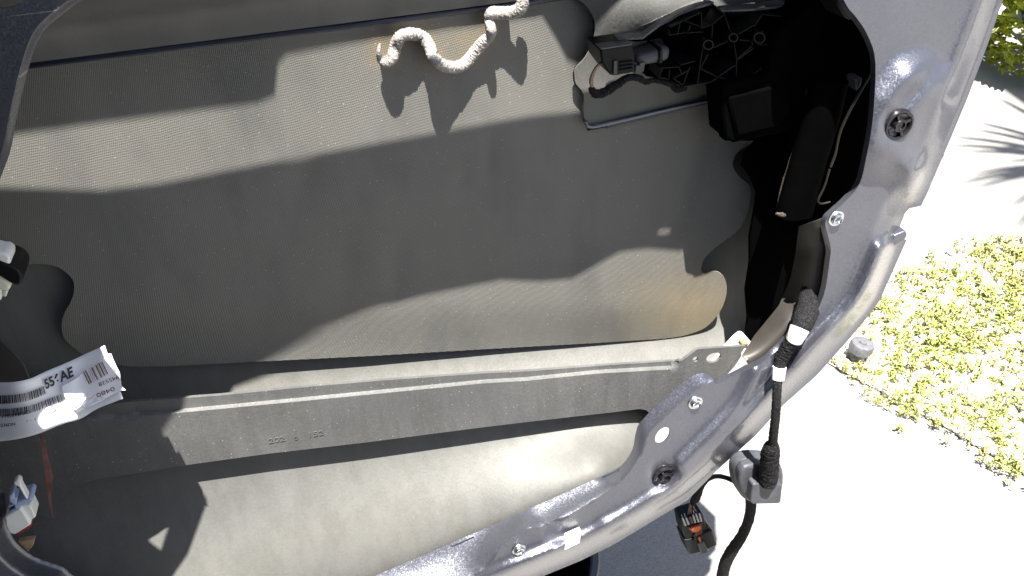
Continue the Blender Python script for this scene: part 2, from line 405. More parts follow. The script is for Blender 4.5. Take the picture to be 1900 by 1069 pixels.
def mat_concrete(name, c0, c1, scale=35):
    m, N, L, b = newmat(name)
    n = noise(N, L, scale, 10, .75); n2 = noise(N, L, 260, 4, .7)
    r = ramp(N, L, n.outputs[0], [(.3, c0), (.7, c1)])
    r2 = ramp(N, L, n2.outputs[0], [(.35, (.72, .72, .72)), (.6, (1, 1, 1))])
    mul = N.new('ShaderNodeMix'); mul.data_type = 'RGBA'; mul.blend_type = 'MULTIPLY'; mul.inputs[0].default_value = 1
    L.new(r.outputs[0], mul.inputs[6]); L.new(r2.outputs[0], mul.inputs[7]); L.new(mul.outputs[2], b.inputs['Base Color'])
    b.inputs['Roughness'].default_value = .85
    bp = N.new('ShaderNodeBump'); bp.inputs['Strength'].default_value = .5; bp.inputs['Distance'].default_value = .003
    L.new(n2.outputs[0], bp.inputs['Height']); L.new(bp.outputs[0], b.inputs['Normal'])
    return m
M['concrete'] = mat_concrete('driveway_concrete', (.255, .246, .232), (.305, .296, .28))
M['bedsoil'] = mat_concrete('pale_gravel_bed', (.44, .40, .34), (.58, .55, .49), 60)
M['stone'] = simple('pale_gravel', (.56, .53, .48), .8, 0, .25, 40)
def mat_leaf(name, c, trans=.25):
    m, N, L, b = newmat(name)
    oi = N.new('ShaderNodeObjectInfo'); n = noise(N, L, 30, 3)
    c = np.array(c)
    r = ramp(N, L, n.outputs[0], [(.3, tuple(c*.7)), (.55, tuple(c)), (.75, tuple(c*np.array((1.45, 1.25, 1.0))))])
    L.new(r.outputs[0], b.inputs['Base Color']); b.inputs['Roughness'].default_value = .5
    b.inputs['Transmission Weight'].default_value = 0
    tr = N.new('ShaderNodeBsdfTranslucent'); L.new(r.outputs[0], tr.inputs[0])
    mx = N.new('ShaderNodeMixShader'); mx.inputs[0].default_value = trans
    L.new(b.outputs[0], mx.inputs[1]); L.new(tr.outputs[0], mx.inputs[2]); L.new(mx.outputs[0], N['Material Output'].inputs[0])
    return m
M['sedum'] = mat_leaf('yellow_green_leaf', (.33, .38, .10))
M['sedum2'] = mat_leaf('olive_leaf', (.34, .35, .11))
M['bush'] = mat_leaf('bush_leaf', (.30, .34, .03), .45)
M['palm'] = mat_leaf('palm_leaf', (.05, .09, .025), .15)
M['petal'] = simple('white_petal', (.80, .78, .74), .6, 0, .05, 50)
M['bark'] = simple('bark', (.10, .07, .05), .9, 0, .4, 40, .8, 120)

# =========================================================================================== CAR DOOR
DOOR = thing('car_door', V(900, 1100, 0.04), 'silver grey metallic car door with its inner trim removed, cavity open', 'car door')

# depth fields (metres behind the inner panel face), as functions of picture position
L1_low = np.array([(-300, 1420), (100, 1310), (420, 1185), (620, 1104), (700, 1067), (860, 998), (1000, 936), (1100, 892)], float)
BOT = [(-100, 905), (60, 897), (189, 888), (269, 876), (332, 865), (498, 842), (680, 821), (896, 793), (979, 783), (1138, 765), (1206, 757), (1400, 730)]
def y_bface(x): return np.interp(x, [100, 1200], [.076, .054])
def y_skin(v):
    x, y = v[:, 0], v[:, 1]
    d = np.full(len(v), .112); yb = np.interp(x, [p[0] for p in BOT], [p[1] for p in BOT]); base = y_bface(x)+.015
    near = (y > 500)
    if near.any():
        d1 = dist(v[near], L1_low); d2 = np.maximum(0, y[near]-yb[near]); u = d1/(d1+d2+1e-6)
        l1d = np.interp(x[near], [600, 880, 1050, 1150], [.034, .028, .020, .014])
        lowd = l1d+(base[near]-l1d)*(.5*u+.5*sm(u)); up = sm((yb[near]-y[near])/170)
        d[near] = lowd*(1-up)+.112*up
    d = d-.045*sm((x-1330)/300)*sm((y+1500)/800)
    return d
def y_pad(v): return .100+.004*sm((v[:, 1]-560)/100)-.018*sm((v[:, 0]-1300)/160)+sum(.0014*np.exp(-(np.hypot((v[:, 0]-a)/c, (v[:, 1]-b)/d))**2) for a, b, c, d in ((858, 332, 14, 22), (640, 490, 26, 70), (735, 505, 20, 60), (905, 300, 10, 30), (560, 330, 30, 40)))
YM = .100
# ---- where the sun gets in: picture outlines of the lit patches, carried back along the sun to the inner panel
lit_low = [(465, 668), (500, 645), (600, 600), (700, 568), (820, 542), (930, 520), (1000, 523), (1060, 518), (1110, 490), (1150, 468),
           (1200, 462), (1260, 466), (1300, 455), (1337, 432)]
top_edge = [back(x, y, .100 if x < 1345 else .108) for x, y in lit_low]
band = [(-150, 270), (30, 250), (190, 228), (480, 192), (510, 178), (516, 120), (532, 103), (700, 72), (900, 45), (1005, 30), (1030, 70), (1052, 112),
        (1085, 128), (1200, 110), (1330, 130), (1345, 215), (1080, 213), (986, 222), (844, 247), (702, 273), (560, 298), (299, 348), (187, 361), (0, 355), (-150, 350)]
band_hole = [back(x, y, .100) for x, y in band]

# ---- the inner panel: outline C, opening A, ledge lines
C_right = [(1861, 0), (1834, 79), (1794, 185), (1763, 259), (1720, 360), (1709, 382), (1687, 387), (1679, 396), (1671, 417),
           (1664, 432), (1682, 446), (1658, 500), (1633, 557), (1607, 592), (1569, 637), (1515, 697), (1453, 752), (1402, 808), (1329, 874),
           (1275, 929), (1216, 964), (1140, 1010), (1074, 1042), (1001, 1072), (800, 1140), (400, 1260)]
ridge = catmull([(1900, -190), (1822, 0), (1782, 98), (1747, 196), (1716, 295), (1677, 378), (1658, 410), (1639, 455), (1607, 532), (1575, 579), (1531, 624), (1480, 678),
                 (1418, 746), (1339, 824), (1293, 872), (1196, 942), (1091, 998), (987, 1042), (900, 1080), (700, 1150)], 4)
ridge2 = catmull([(1405, 690), (1385, 728), (1361, 764), (1315, 812), (1265, 862)], 4)
L2 = catmull([(700, 1150), (800, 1110), (880, 1069), (932, 1014), (973, 983), (1015, 976), (1057, 955), (1140, 903), (1171, 872), (1192, 834), (1202, 805),
              (1243, 764), (1278, 735), (1304, 716), (1331, 704)], 4)
L1 = catmull([(420, 1185), (620, 1104), (700, 1067), (860, 998), (1000, 936), (1130, 877), (1158, 858), (1174, 832), (1180, 802), (1192, 779), (1253, 722), (1281, 700), (1304, 692), (1322, 699)], 4)
A_right = catmull([(1331, 704), (1372, 683), (1418, 659), (1474, 602)], 3)[:-1].tolist() + catmull([(1474, 602), (1498, 590), (1514, 559), (1523, 531), (1530, 483), (1532, 462), (1527, 439), (1522, 416),
          (1527, 400), (1538, 389), (1562, 367), (1586, 338), (1598, 291), (1610, 220), (1615, 118), (1602, 71), (1582, 39), (1566, 20), (1551, -10), (1530, -70)], 4).tolist()
A_left = catmull([(205, -32), (153, 0), (94, 45), (71, 75), (56, 116), (45, 157), (30, 225), (19, 281), (0, 333), (-30, 420)], 4).tolist()
A_low = catmull([(-60, 880), (0, 908), (9, 921), (11, 947), (15, 977), (32, 1009), (64, 1033), (96, 1045), (120, 1054), (137, 1069), (200, 1110), (300, 1160)], 4).tolist()
opening = list(map(tuple, L1)) + A_right + [tuple(p) for p in reversed(top_edge) if p[1] < -15 and p[0] > 260] + A_left + [(-90, 520), (-100, 700), (-90, 820)] + A_low
outer = [tuple(p) for p in (C_right)] + [(0, 1330), (-420, 1380)] + [proj((-.42, 0, .75)), proj((-.42, 0, 1.30)), proj((.27, 0, 1.30)), proj((.33, 0, 1.08)), proj((.43, 0, 1.02)), proj((.445, 0, .93))]
ledge_poly = np.array([(x-9, y-9) for x, y in L1] + list(map(tuple, L2[::-1])))
Cpl = np.array(C_right); Apl = np.array(A_right); ALpl = np.array(A_left); ALo = np.array(A_low)
CLIPS = [(1664, 230), (1232, 882)]
SCREWS = [(1551, 405), (1290, 747), (963, 1020)]
def offset(line, d):
    line = np.array(line, float); t = np.gradient(line, axis=0); t /= np.linalg.norm(t, axis=1)[:, None]; return line+np.c_[-t[:, 1], t[:, 0]]*d
def y_frame(v):
    y = np.zeros(len(v))
    dr = dist(v, ridge); y -= (.0025+.0085*sm((v[:, 1]-330)/200))*np.exp(-(dr/15)**2)
    d2 = dist(v, ridge2); y -= .0065*np.exp(-(d2/14)**2)
    dC = dist(v, Cpl); y += .020*sm(1-dC/48)
    # rolled lips along the opening
    y += .006*sm(1-dist(v, Apl)/9)
    y += .010*sm(1-dist(v, ALpl)/15)
    y += .022*sm(1-dist(v, ALo)/46)
    # sunk seats round clips and the pressed swage running up from the upper clip
    for cx, cy in CLIPS: y += .004*sm(1.35-np.hypot(v[:, 0]-cx, (v[:, 1]-cy)*.85)/27)
    bs = dist(v, [(1640, 262), (1668, 205), (1700, 165)]); y -= .012*sm((84-bs)/74)
    sw = dist(v, [(1680, 190), (1705, 160), (1742, 105)]); y += .004*sm(1-sw/26)*sm((v[:, 1]-98)/75)
    y -= .009*np.exp(-(np.hypot((v[:, 0]-1690)/26, (v[:, 1]-318)/30))**2)
    y += .003*sm(1-dist(v, [(1030, 985), (1060, 1000), (1100, 985)])/30)
    y += .006*sm(1-np.hypot((v[:, 0]-1455)/30, (v[:, 1]-662)/42))        # dish where the harness lies
    w = inside(v, ledge_poly)
    if w.any():
        q = v[w]; a = dist(q, L2); b = dist(q, L1); t = a/(a+b+1e-6)
        D = np.where(q[:, 0] < 1150, y_skin(q)-.0015, .0055+(np.minimum(y_skin(q), .016)-.007)*sm((1200-q[:, 0])/50))
        y[w] = D*(np.sqrt(t*t+.004)-math.sqrt(.004))/(math.sqrt(1.004)-math.sqrt(.004))
    return y
def yf0(px, py): return float(y_frame(np.array([[px, py]], float))[0])
fr_holes = [opening, band_hole, ell(1229, 808, 17.5, 10.5, math.radians(-52)), ell(16, -6, 36, 19, math.radians(-12)),
            [back(x, y, .100) for x, y in ell(1232, 433, 16, 7, -.15, 10)], [back(x, y, .106) for x, y in ell(1375, 470, 17, 11, -1.1, 10)]]
frame = sheet('inner_panel', outer, y_frame, 5.0, M['frame'], DOOR, fr_holes, .0011, 60, lines=[L2, offset(L2, 5), offset(L2, -5)]+[offset(ridge, k) for k in (-18, -12, -6, 0, 6, 12, 18)]+[offset(ridge2, k) for k in (-14, -7, 0, 7, 14)]+
              [offset(A_left, k) for k in (-5, -10, -15, 5, 10, 15)]+[offset(A_right, k) for k in (-5, -9.5, 5, 9.5)]+[offset(A_low, k) for k in (-9, -18, -27, -38, -46, 9, 18, 27, 38, 46)])

# added unseen lid above the belt line, keeping sun out of the cavity
cap_xz = [(-.42, 1.30), (.27, 1.30), (.33, 1.08), (.43, 1.02), (.445, .93)]
vs = []
for x, z in cap_xz: vs += [(x, .0015, z+.001), (x, .118, z+.001)]
cap = link('sun_block_cap', mesh('sun_block_cap', vs, [(2*k, 2*k+1, 2*k+3, 2*k+2) for k in range(len(cap_xz)-1)], 20), M['frame'], DOOR)
m_ = cap.modifiers.new('thickness', 'SOLIDIFY'); m_.thickness = .0015; m_.offset = 0

# ---- outer skin seen from inside
sk_out = [tuple(p) for p in L1[:]]
sk_out = [(x+6, y+6) if x < 1150 else (x+12, y+12) for x, y in sk_out] + [(1352, 740), (1400, 770), (1450, 728), (1530, 655), (1600, 570), (1640, 480), (1668, 390), (1720, 250), (1770, 120), (1830, -60)]
sk_out = sk_out[:-2] + [proj((.45, .067, .93)), proj((.43, .067, 1.02)), proj((.33, .067, 1.08)), proj((.27, .112, 1.30)), proj((-.42, .112, 1.30)), proj((-.42, .10, .45)), (-420, 1380), (0, 1320)]
skin = sheet('outer_skin', sk_out, y_skin, 16, M['skin'], DOOR, (), .0010, 60)

lipw = [p for p in L1 if p[0] > 1140]  # hidden strip added to stop sun leaking past the lip
vs = []
for x, y in lipw:
    vs += [P(x+5, y+5, yf0(x+5, y+5)+.002), P(x+12, y+12, float(y_skin(np.array([[x+12, y+12]], float))[0]))]
lw = link('lip_light_stop', mesh('lip_light_stop', vs, [(2*k, 2*k+1, 2*k+3, 2*k+2) for k in range(len(lipw)-1)]), M['frame'], DOOR)
m_ = lw.modifiers.new('thickness', 'SOLIDIFY'); m_.thickness = .001; m_.offset = 0
# ---- woven damping pad bonded to the skin
bead_px = [(1445, -40), (1445, 5), (1428, 55), (1375, 82), (1300, 85), (1240, 88), (1222, 130), (1240, 195), (1232, 235), (1180, 280), (1110, 365), (1050, 425), (975, 440), (900, 415),
           (855, 365), (838, 310), (805, 255), (755, 228), (695, 222), (640, 245), (612, 305), (590, 375), (552, 408), (515, 388), (503, 335), (512, 282)]
bead_px = [(560+x/3.519, y/3.519) for x, y in bead_px]
pad_right = catmull([(1220, 629.5), (1248, 626.5), (1276, 621), (1310, 607), (1336, 578), (1348, 545), (1346, 520), (1334, 506), (1320, 504), (1310, 508), (1302, 504), (1302, 493), (1307, 480), (1320, 466), (1339, 451),
                     (1371, 426), (1387, 394), (1393, 359), (1389, 342), (1374, 330), (1362, 314), (1360, 299), (1376, 276), (1425, 255)], 4).tolist()
pad_top = [(1425, 172), (1335, 188), (1120, 237), (1090, 243)] + catmull([(1081, 222), (1080, 178), (1066, 156), (1063, 142), (1066, 125), (1083, 105), (1097, 74), (1100, 40), (1086, 11), (1054, -4)], 4).tolist() + [(960, -4), (560, 45), (56, 108), (-100, 130)]
pad_left = [(-100, 500)] + catmull([(-40, 498), (23, 494), (77, 490), (107, 496), (130, 513), (138, 532), (132, 559), (119, 582), (114, 605), (119, 628), (134, 643), (161, 662), (199, 674),
                                    (245, 680), (307, 680), (360, 677)], 4).tolist() + [(x, np.interp(x, [360, 500, 700, 900, 1100, 1225], [677, 670, 660, 648, 637, 629])) for x in range(380, 1201, 20)]
pad_out = pad_left + pad_right + pad_top
bp_arr = np.array(bead_px)
def mud(v):
    d = np.hypot((v[:, 0]-1300)/120, (v[:, 1]-575)/70)
    m = .52*np.exp(-d**2)
    db = dist(v, bp_arr)
    m = np.maximum(m, .55*np.exp(-(db/22)**2)*((v[:, 1] < 125) & (v[:, 0] < 930)))
    m = np.maximum(m, .35*np.exp(-(np.hypot((v[:, 0]-870)/60, (v[:, 1]-75)/28))**2))
    return m
pad = sheet('damping_pad', pad_out, y_pad, 11, M['pad'], DOOR, (), .0016, 60, {'mud': mud})
def bead_y(i): return .0915-.0035*math.sin(i*1.1)-(.005 if i < 6 else 0)-(.009 if i in (14, 15) else .004 if i in (13, 16) else 0)-(.006 if i in (21, 22) else 0)-(.004 if i == 7 else 0)
nb = len(bead_px); br = []
for i in range(nb):
    r = 11.0
    if i in (2, 3, 4, 5): r = 11.5
    if 6 <= i <= 8: r = 8.5
    if i == nb-1: r = 2.5
    elif i == nb-2: r = 4
    elif i == nb-3: r = 7
    elif i == nb-4: r = 9.5
    br.append(r)
bead = pxtube('sealant_bead', [(x, y, bead_y(i)) for i, (x, y) in enumerate(bead_px)], br, M['bead'], DOOR, 24, 18, .26)
# skirt of squeezed-out sealant between bead and pad
def skirt(): 
    c = catmull([(x, y, bead_y(i)) for i, (x, y) in list(enumerate(bead_px))[3:-2]], 5)
    vs = []; fs = []
    for k, a in enumerate(c):
        y0 = a[2]+.002; y1 = .1005
        p = P(a[0], a[1], y0); q = p.copy(); q[1] = y1
        vs += [p, q]
        if k: fs.append((2*k-2, 2*k-1, 2*k+1, 2*k))
    me = mesh('sealant_web', vs, fs); o = link('sealant_web', me, M['bead'], bead)
    m = o.modifiers.new('thickness', 'SOLIDIFY'); m.thickness = .002; m.offset = 0
skirt()

def lineval(x, pts): return np.interp(x, [p[0] for p in pts], [p[1] for p in pts])
# ---- belt reinforcement with its dark sealed lower edge
belt_low = [(-100, 139), (56, 117), (560, 53), (640, 43), (960, 2), (1060, -10)]
belt = sheet('belt_reinforcement', belt_low + [(1060, -120), (-100, -120)], lambda v: .0968-.010*sm((lineval(v[:, 0], belt_low)-v[:, 1]-6)/110)-.0025*np.exp(-((v[:, 1]-lineval(v[:, 0], belt_low)+58)/9)**2), 14, M['belt'], DOOR, (), .0012)
seam_pts = [(-100, 146), (56, 122), (300, 91), (560, 58.5), (640, 49), (800, 28), (960, 8), (1010, 0), (1060, -8)]
pxtube('seam_sealer', [(x, y, .0985) for x, y in seam_pts], 6.0, M['seam'], belt, 8, 6, .12)
# ---- handle reinforcement plate and the bulge of the handle cup
def y_cup(v):
    d = np.hypot((v[:, 0]-1250)/130, (v[:, 1]-20)/90)
    return .094-.022*np.exp(-d**2)
cup_out = [(1040, -120), (1052, -6), (1084, 8), (1103, 40), (1100, 76), (1086, 107), (1068, 127), (1066, 142), (1069, 156), (1083, 176), (1083, 214), (1090, 233), (1120, 230), (1335, 181), (1520, 140), (1560, -120)]
cup = sheet('handle_cup', [(1030, -120)]+catmull(cup_out[1:12], 4).tolist()+cup_out[12:], y_cup, 10, M['skin'], DOOR, (), .0015, 60)
pxtube('flange', [(1086, 226, .0925), (1094, 235, .092), (1122, 231, .092), (1230, 205, .092), (1335, 181, .092)], 4.0, M['frame'], cup, 8, 6)
pxtube('seam_sealer', [(1124, 234, .0935), (1230, 208, .0935), (1340, 183, .0935), (1420, 165, .0935)], 5.0, M['seam'], cup, 8, 6, .1)

# ---- lower reinforcement beam
def lineval(x, pts): return np.interp(x, [p[0] for p in pts], [p[1] for p in pts])
up_line = [(-100, 772), (188, 752), (241, 746), (407, 734), (559, 719), (710, 706), (896, 693), (979, 689), (1138, 677), (1266, 669)]
lo_line = [(-100, 788), (188, 772), (230, 773), (307, 765), (339, 762), (559, 741), (896, 708), (979, 703), (1106, 690), (1243, 682), (1262, 678), (1296, 649)]
bot_line = [(-100, 925), (60, 930), (101, 939), (128, 912), (158, 896), (189, 888), (269, 876), (332, 865), (498, 842), (680, 821), (896, 793), (979, 783), (1138, 765), (1186, 759), (1199, 761), (1206, 768), (1215, 785)]
def y_beam(v):
    lo = lineval(v[:, 0], lo_line); t = v[:, 1]-lo
    b = y_bface(v[:, 0])
    y = b+.0036-.0036*sm((t+3.5)/7)
    y = np.where(v[:, 0] > 1255, b, y)
    return y
beam_out = [(188, 758), (200, 751)] + up_line[2:] + [(1294, 648), (1340, 645), (1384, 642), (1372, 660), (1345, 690), (1325, 720), (1265, 770), (1222, 790)] + bot_line[::-1][1:-3] + [(101, 939), (92, 960), (-100, 1000), (-100, 760)]
beam = sheet('reinforcement_beam', beam_out, y_beam, 7, M['beam'], DOOR, [ell(1324, 664, 14, 8.5, -.35), ell(1290.5, 667, 5.5, 4.5, -.6, 12)], .0026, 40,
             lines=[[(x, y-3.5) for x, y in lo_line[3:-2]], [(x, y+3.5) for x, y in lo_line[3:-2]]])

prism('cavity_shade_panel', [(1440, 235), (1405, 262), (1382, 285), (1378, 310), (1396, 334), (1405, 360), (1400, 398), (1392, 440), (1392, 490), (1384, 540), (1388, 590), (1381, 646), (1402, 626), (1448, 572), (1470, 518), (1500, 470), (1540, 440), (1560, 300), (1500, 235)], .070, .074, M['void'], DOOR, .001)  # black panel added over skin that is only in deep shade
# ---- return wall of the shut face behind the opening edge, and the pale foam block
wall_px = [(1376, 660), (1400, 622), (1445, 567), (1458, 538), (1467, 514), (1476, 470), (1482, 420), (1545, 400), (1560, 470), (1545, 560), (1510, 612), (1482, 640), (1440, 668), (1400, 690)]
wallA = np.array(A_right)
sheet('shut_face_wall', wall_px, lambda v: .012+.055*sm(dist(v, wallA)/95), 10, M['plate'], DOOR, (), .001)  # dark colour stands in for shade on the silver wall
prism('foam_block', [(1326, 704), (1340, 683), (1358, 662), (1376, 643), (1388, 633), (1396, 636), (1400, 650), (1397, 668), (1384, 680), (1352, 700)], .060, .078, M['white'], DOOR, .004, 3)
prism('foam_scrap', [(1377, 642), (1381, 636), (1388, 636), (1390, 641)], .058, .066, M['foam'], DOOR, .001)

# ---- clips, screws and the white square insert on the inner panel
def clip_mesh():
    bm = bmesh.new()
    def add(me):
        bm.from_mesh(me); bpy.data.meshes.remove(me)
    add(lathe('c', [(.0001, -.0005), (.0098, -.0005), (.0112, .0008), (.0114, .0022), (.0104, .0034), (.0092, .0036), (.0082, .0028), (.0078, .0012), (.0078, .0002)], 36))
    add(lathe('c', [(.0046, .0002), (.0046, .0040), (.0040, .0047), (.0032, .0045), (.0030, .0030), (.0001, .0026)], 24))
    for k in range(4):
        a = math.pi/2*k+.4; c, s = math.cos(a), math.sin(a)
        b0 = bmesh.ops.create_cube(bm, size=1)['verts']
        bmesh.ops.scale(bm, vec=(.0042, .0016, .003), verts=b0); bmesh.ops.translate(bm, vec=(.0062, 0, .0022), verts=b0)
        bmesh.ops.rotate(bm, cent=(0, 0, 0), matrix=Matrix.Rotation(a, 3, 'Z'), verts=b0)
    me = bpy.data.meshes.new('trim_clip'); bm.to_mesh(me); bm.free(); smooth(me, 35); return me
cm = clip_mesh(); cm.materials.append(M['gloss'])
def facing_obj(name, me, px, py, Y, parent, scale=1.0, tilt=(0, 0)):
    o = bpy.data.objects.new(name, me); COL.objects.link(o)
    o.matrix_world = Matrix.Translation(V(px, py, Y)) @ Matrix.Rotation(tilt[0], 4, 'X') @ Matrix.Rotation(tilt[1], 4, 'Z') @ FACING @ Matrix.Scale(scale, 4)
    mb = o.matrix_world.copy(); setpar(o, parent); o.matrix_basis = mb
    return o
def yf(px, py): return float(y_frame(np.array([[px, py]], float))[0])
for (cx, cy), sc in zip(CLIPS, (.98, 1.05)): facing_obj('trim_clip', cm, cx, cy, yf(cx, cy)+.0004, frame, sc)
def screw_mesh():
    prof = [(.0001, .0008), (.0018, .0008), (.0026, .0030), (.0034, .0034), (.0044, .0030), (.0048, .0018), (.0048, .0010), (.0062, .0008), (.0066, .0002), (.0066, -.0004)]
    me = lathe('panel_screw', prof, 30)
    for v in me.vertices:      # six-lobed socket
        r = math.hypot(v.co.x, v.co.y)
        if .001 < r < .0028:
            f = 1+.22*math.cos(6*math.atan2(v.co.y, v.co.x)); v.co.x *= f; v.co.y *= f
    return me
sm_ = screw_mesh(); sm_.materials.append(M['steel'])
for cx, cy in SCREWS: facing_obj('panel_screw', sm_, cx, cy, yf(cx, cy)-.0004, frame, .95)
prism('square_insert', [(1047, 1022), (1050, 999), (1079, 986), (1076, 1008)], yf(1063, 1004)-.0015, yf(1063, 1004)+.004, M['white'], frame, .0006)
for pts in ([(838, 1009), (862, 999), (880, 991)], [(1118, 881), (1132, 875), (1147, 868)]):
    pxtube('drain_slot', [(x, y+5, yf(x, y+5)-.0002) for x, y in pts], 1.3, M['seam'], frame, 6, 3)
# hinge-side tab sticking out of the notch
prism('edge_tab', [(1652, 453), (1660, 437), (1681, 428), (1684, 436), (1678, 448), (1659, 457)], .012, .024, M['frame'], frame, .001)
prism('window_channel_end', [(1551, -12), (1562, -12), (1582, 30), (1580, 38), (1570, 36), (1557, 14)], .006, .03, M['black'], frame, .002)

# ---- door handle carrier: dark back plate, web of ribs, upper rim coloured as lit
def z7(x, y): return (1090+x/5.626, y/5.626)
def z8(x, y): return (1340+x/4.11, y/4.11)
car_out = [z7(300, 415), z7(575, 410), z7(760, 275), z7(960, 165), z7(1250, 62), z7(1330, 60), z7(1400, 105), (1440, 14), (1500, 4), (1620, 0), (1630, 120), (1600, 330), (1490, 260), (1440, 262), (1345, 262), (1337, 190), (1336, 152),
           z7(1290, 865), z7(1000, 915), z7(880, 850), z7(620, 800), z7(560, 740), z7(760, 640), z7(860, 480), z7(800, 400), z7(520, 440)]
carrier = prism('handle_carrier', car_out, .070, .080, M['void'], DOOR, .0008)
rib_z7 = [((860, 290), (1010, 215)), ((1010, 215), (1190, 130)), ((1190, 130), (1195, 300)), ((1010, 215), (1180, 280)), ((970, 225), (945, 350)), ((1080, 260), (1050, 330)), ((850, 370), (1030, 340)),
          ((850, 300), (855, 370)), ((1180, 300), (1300, 260)), ((1300, 260), (1430, 150)), ((1430, 150), (1500, 345)), ((1430, 150), (1330, 60)), ((1310, 260), (1298, 405)), ((1318, 500), (1470, 430)),
          ((1532, 445), (1560, 620)), ((1560, 620), (1550, 840)), ((1560, 630), (1744, 500)), ((1370, 800), (1550, 680)), ((1180, 720), (1370, 810)), ((1180, 720), (1262, 560)), ((1222, 390), (1172, 720)),
          ((1172, 720), (1150, 880)), ((1070, 700), (1000, 890)), ((900, 820), (1070, 730)), ((900, 820), (1000, 890)), ((750, 810), (850, 830)), ((780, 720), (750, 810)), ((860, 730), (850, 830)), ((960, 710), (985, 765)),
          ((1370, 810), (1540, 845)), ((1575, 360), (1744, 260)), ((1590, 420), (1700, 430)), ((1000, 910), (1290, 860)), ((1290, 860), (1370, 810)), ((760, 715), (970, 700)), ((1030, 345), (1215, 335)), ((970, 680), (1130, 640))]
rib_px = [(z7(*a), z7(*b)) for a, b in rib_z7] + [(z8(*a), z8(*b)) for a, b in [((240, 210), (310, 110)), ((250, 220), (270, 250)), ((270, 250), (320, 240)), ((230, 350), (230, 310)), ((230, 350), (110, 460)), ((110, 600), (200, 600)), ((200, 600), (410, 440)),
                                                                                   ((270, 340), (400, 350)), ((130, 720), (270, 660)), ((310, 110), (460, 130))]]
for a, b in rib_px:
    a, b = np.array(a), np.array(b); d = (b-a)/np.linalg.norm(b-a); n = np.array((-d[1], d[0]))*1.15
    prism('rib', [a-n, b-n, b+n, a+n], .052, .0705, M['rib'], carrier, .0003, 1)
def ring(name, cx, cy, r, Y0, Y1, mat, parent, wall=2.2):
    o1 = ell(cx, cy, r, r*.95, 0, 20); o2 = ell(cx, cy, r-wall, (r-wall)*.95, 0, 20)
    f1 = P(o1[:, 0], o1[:, 1], Y0); f2 = P(o2[:, 0], o2[:, 1], Y0); b1 = f1.copy(); b1[:, 1] = Y1; b2 = f2.copy(); b2[:, 1] = Y1
    vs = np.vstack([f1, f2, b1, b2]); fs = []
    for i in range(20):
        j = (i+1) % 20; fs += [(i, j, 20+j, 20+i), (40+i, 40+j, j, i), (20+i, 20+j, 60+j, 60+i)]
    return link(name, mesh(name, vs, fs, 35), mat, parent)
for c, r in [(z7(1263, 470), 10), (z7(1525, 395), 9), (z8(285, 290), 11)]: ring('boss', c[0], c[1], r, .050, .071, M['rib'], carrier)
# upper rim, black plastic greyed for the light on its top face
rim = [z7(*p) for p in [(265, 385), (650, 232), (720, 192), (870, 150), (1100, 35), (1220, 5), (1320, 45), (1250, 62), (1110, 105), (950, 168), (850, 232), (770, 268), (575, 412), (315, 420)]]
rim_y = [.070, .074, .074, .074, .074, .074, .068, .060, .060, .060, .060, .060, .060, .060]
def rim_depth(v):
    lowl = lineval(v[:, 0], [z7(*p) for p in [(265, 420), (575, 412), (770, 268), (850, 232), (950, 168), (1110, 105), (1250, 62), (1320, 45)]])
    return .058+.016*sm((lowl-v[:, 1])/14)
sheet('upper_rim', rim, rim_depth, 4, M['edge'], carrier, [[z7(330, 383), z7(470, 325), z7(600, 262), z7(510, 362)]], .0015, 40)
rim2 = [z7(1365, 60), (1400, 5), (1440, 1), (1489, 1), (1440, 12), (1400, 16), z7(1400, 112)]
def rim2_depth(v): return .056+.012*sm((18-v[:, 1])/14)
sheet('upper_rim', rim2, rim2_depth, 4, M['edge'], carrier, (), .0015, 40)
prism('brass_tag', [(1405, 14.5), (1412, 12.5), (1421, 12), (1419, 14.5)], .0555, .058, M['foam'], carrier, .0002, 1)
# handle switch plug with its small motor body
plug = prism('switch_plug', [z7(130, 512), z7(470, 458), z7(500, 560), z7(505, 755), z7(300, 792), z7(245, 790), z7(150, 660)], .052, .078, M['black'], carrier, .0012)
prism('plug_latch', [z7(275, 640), z7(315, 632), z7(310, 775), z7(272, 780)], .0505, .053, M['grey'], plug, .0004)
for k in range(3): prism('plug_latch', [z7(340, 655+k*38), z7(480, 635+k*38), z7(480, 650+k*38), z7(340, 670+k*38)], .0505, .053, M['black'], plug, .0003)
prism('plug_cover', [z7(135, 505), z7(468, 456), z7(470, 472), z7(150, 522)], .0495, .06, M['edge'], plug, .0004)
mot = prism('motor_body', [z7(515, 590), z7(620, 560), z7(755, 525), z7(790, 500), z7(878, 488), z7(862, 640), z7(740, 668), z7(600, 690), z7(515, 700)], .054, .074, M['grey'], carrier, .004, 4)
prism('motor_body_clip', [z7(505, 690), z7(545, 685), z7(545, 660), z7(605, 650), z7(590, 748), z7(500, 768)], .052, .056, M['grey'], mot, .0004)
prism('motor_body_band', [z7(755, 525), z7(785, 510), z7(790, 660), z7(745, 668)], .0525, .074, M['black'], mot, .0006)
for k, (mt, dx) in enumerate((('wire_tan', 0), ('wire_brown', -1.6), ('wire_tan', 1.8))):
    pxtube('wire', [(1118+dx, 114, .058), (1106+dx, 126, .054), (1097+dx*1.4, 148, .052), (1100+dx, 168, .054)], 1.7, M[mt], carrier, 8)
pxtube('taped_cable', [(1096, 163, .054), (1105, 174, .054), (1122, 171, .055), (1146, 156, .057), (1166, 144, .058), (1186, 145, .058), (1198, 152, .058), (1215, 149, .06), (1244, 156, .062), (1256, 165, .062), (1272, 164, .064)],
       [6, 8, 9, 8, 6.5, 6.5, 5.5, 5, 5.5, 7, 5], M['tape'], carrier, 10, 6, .22)

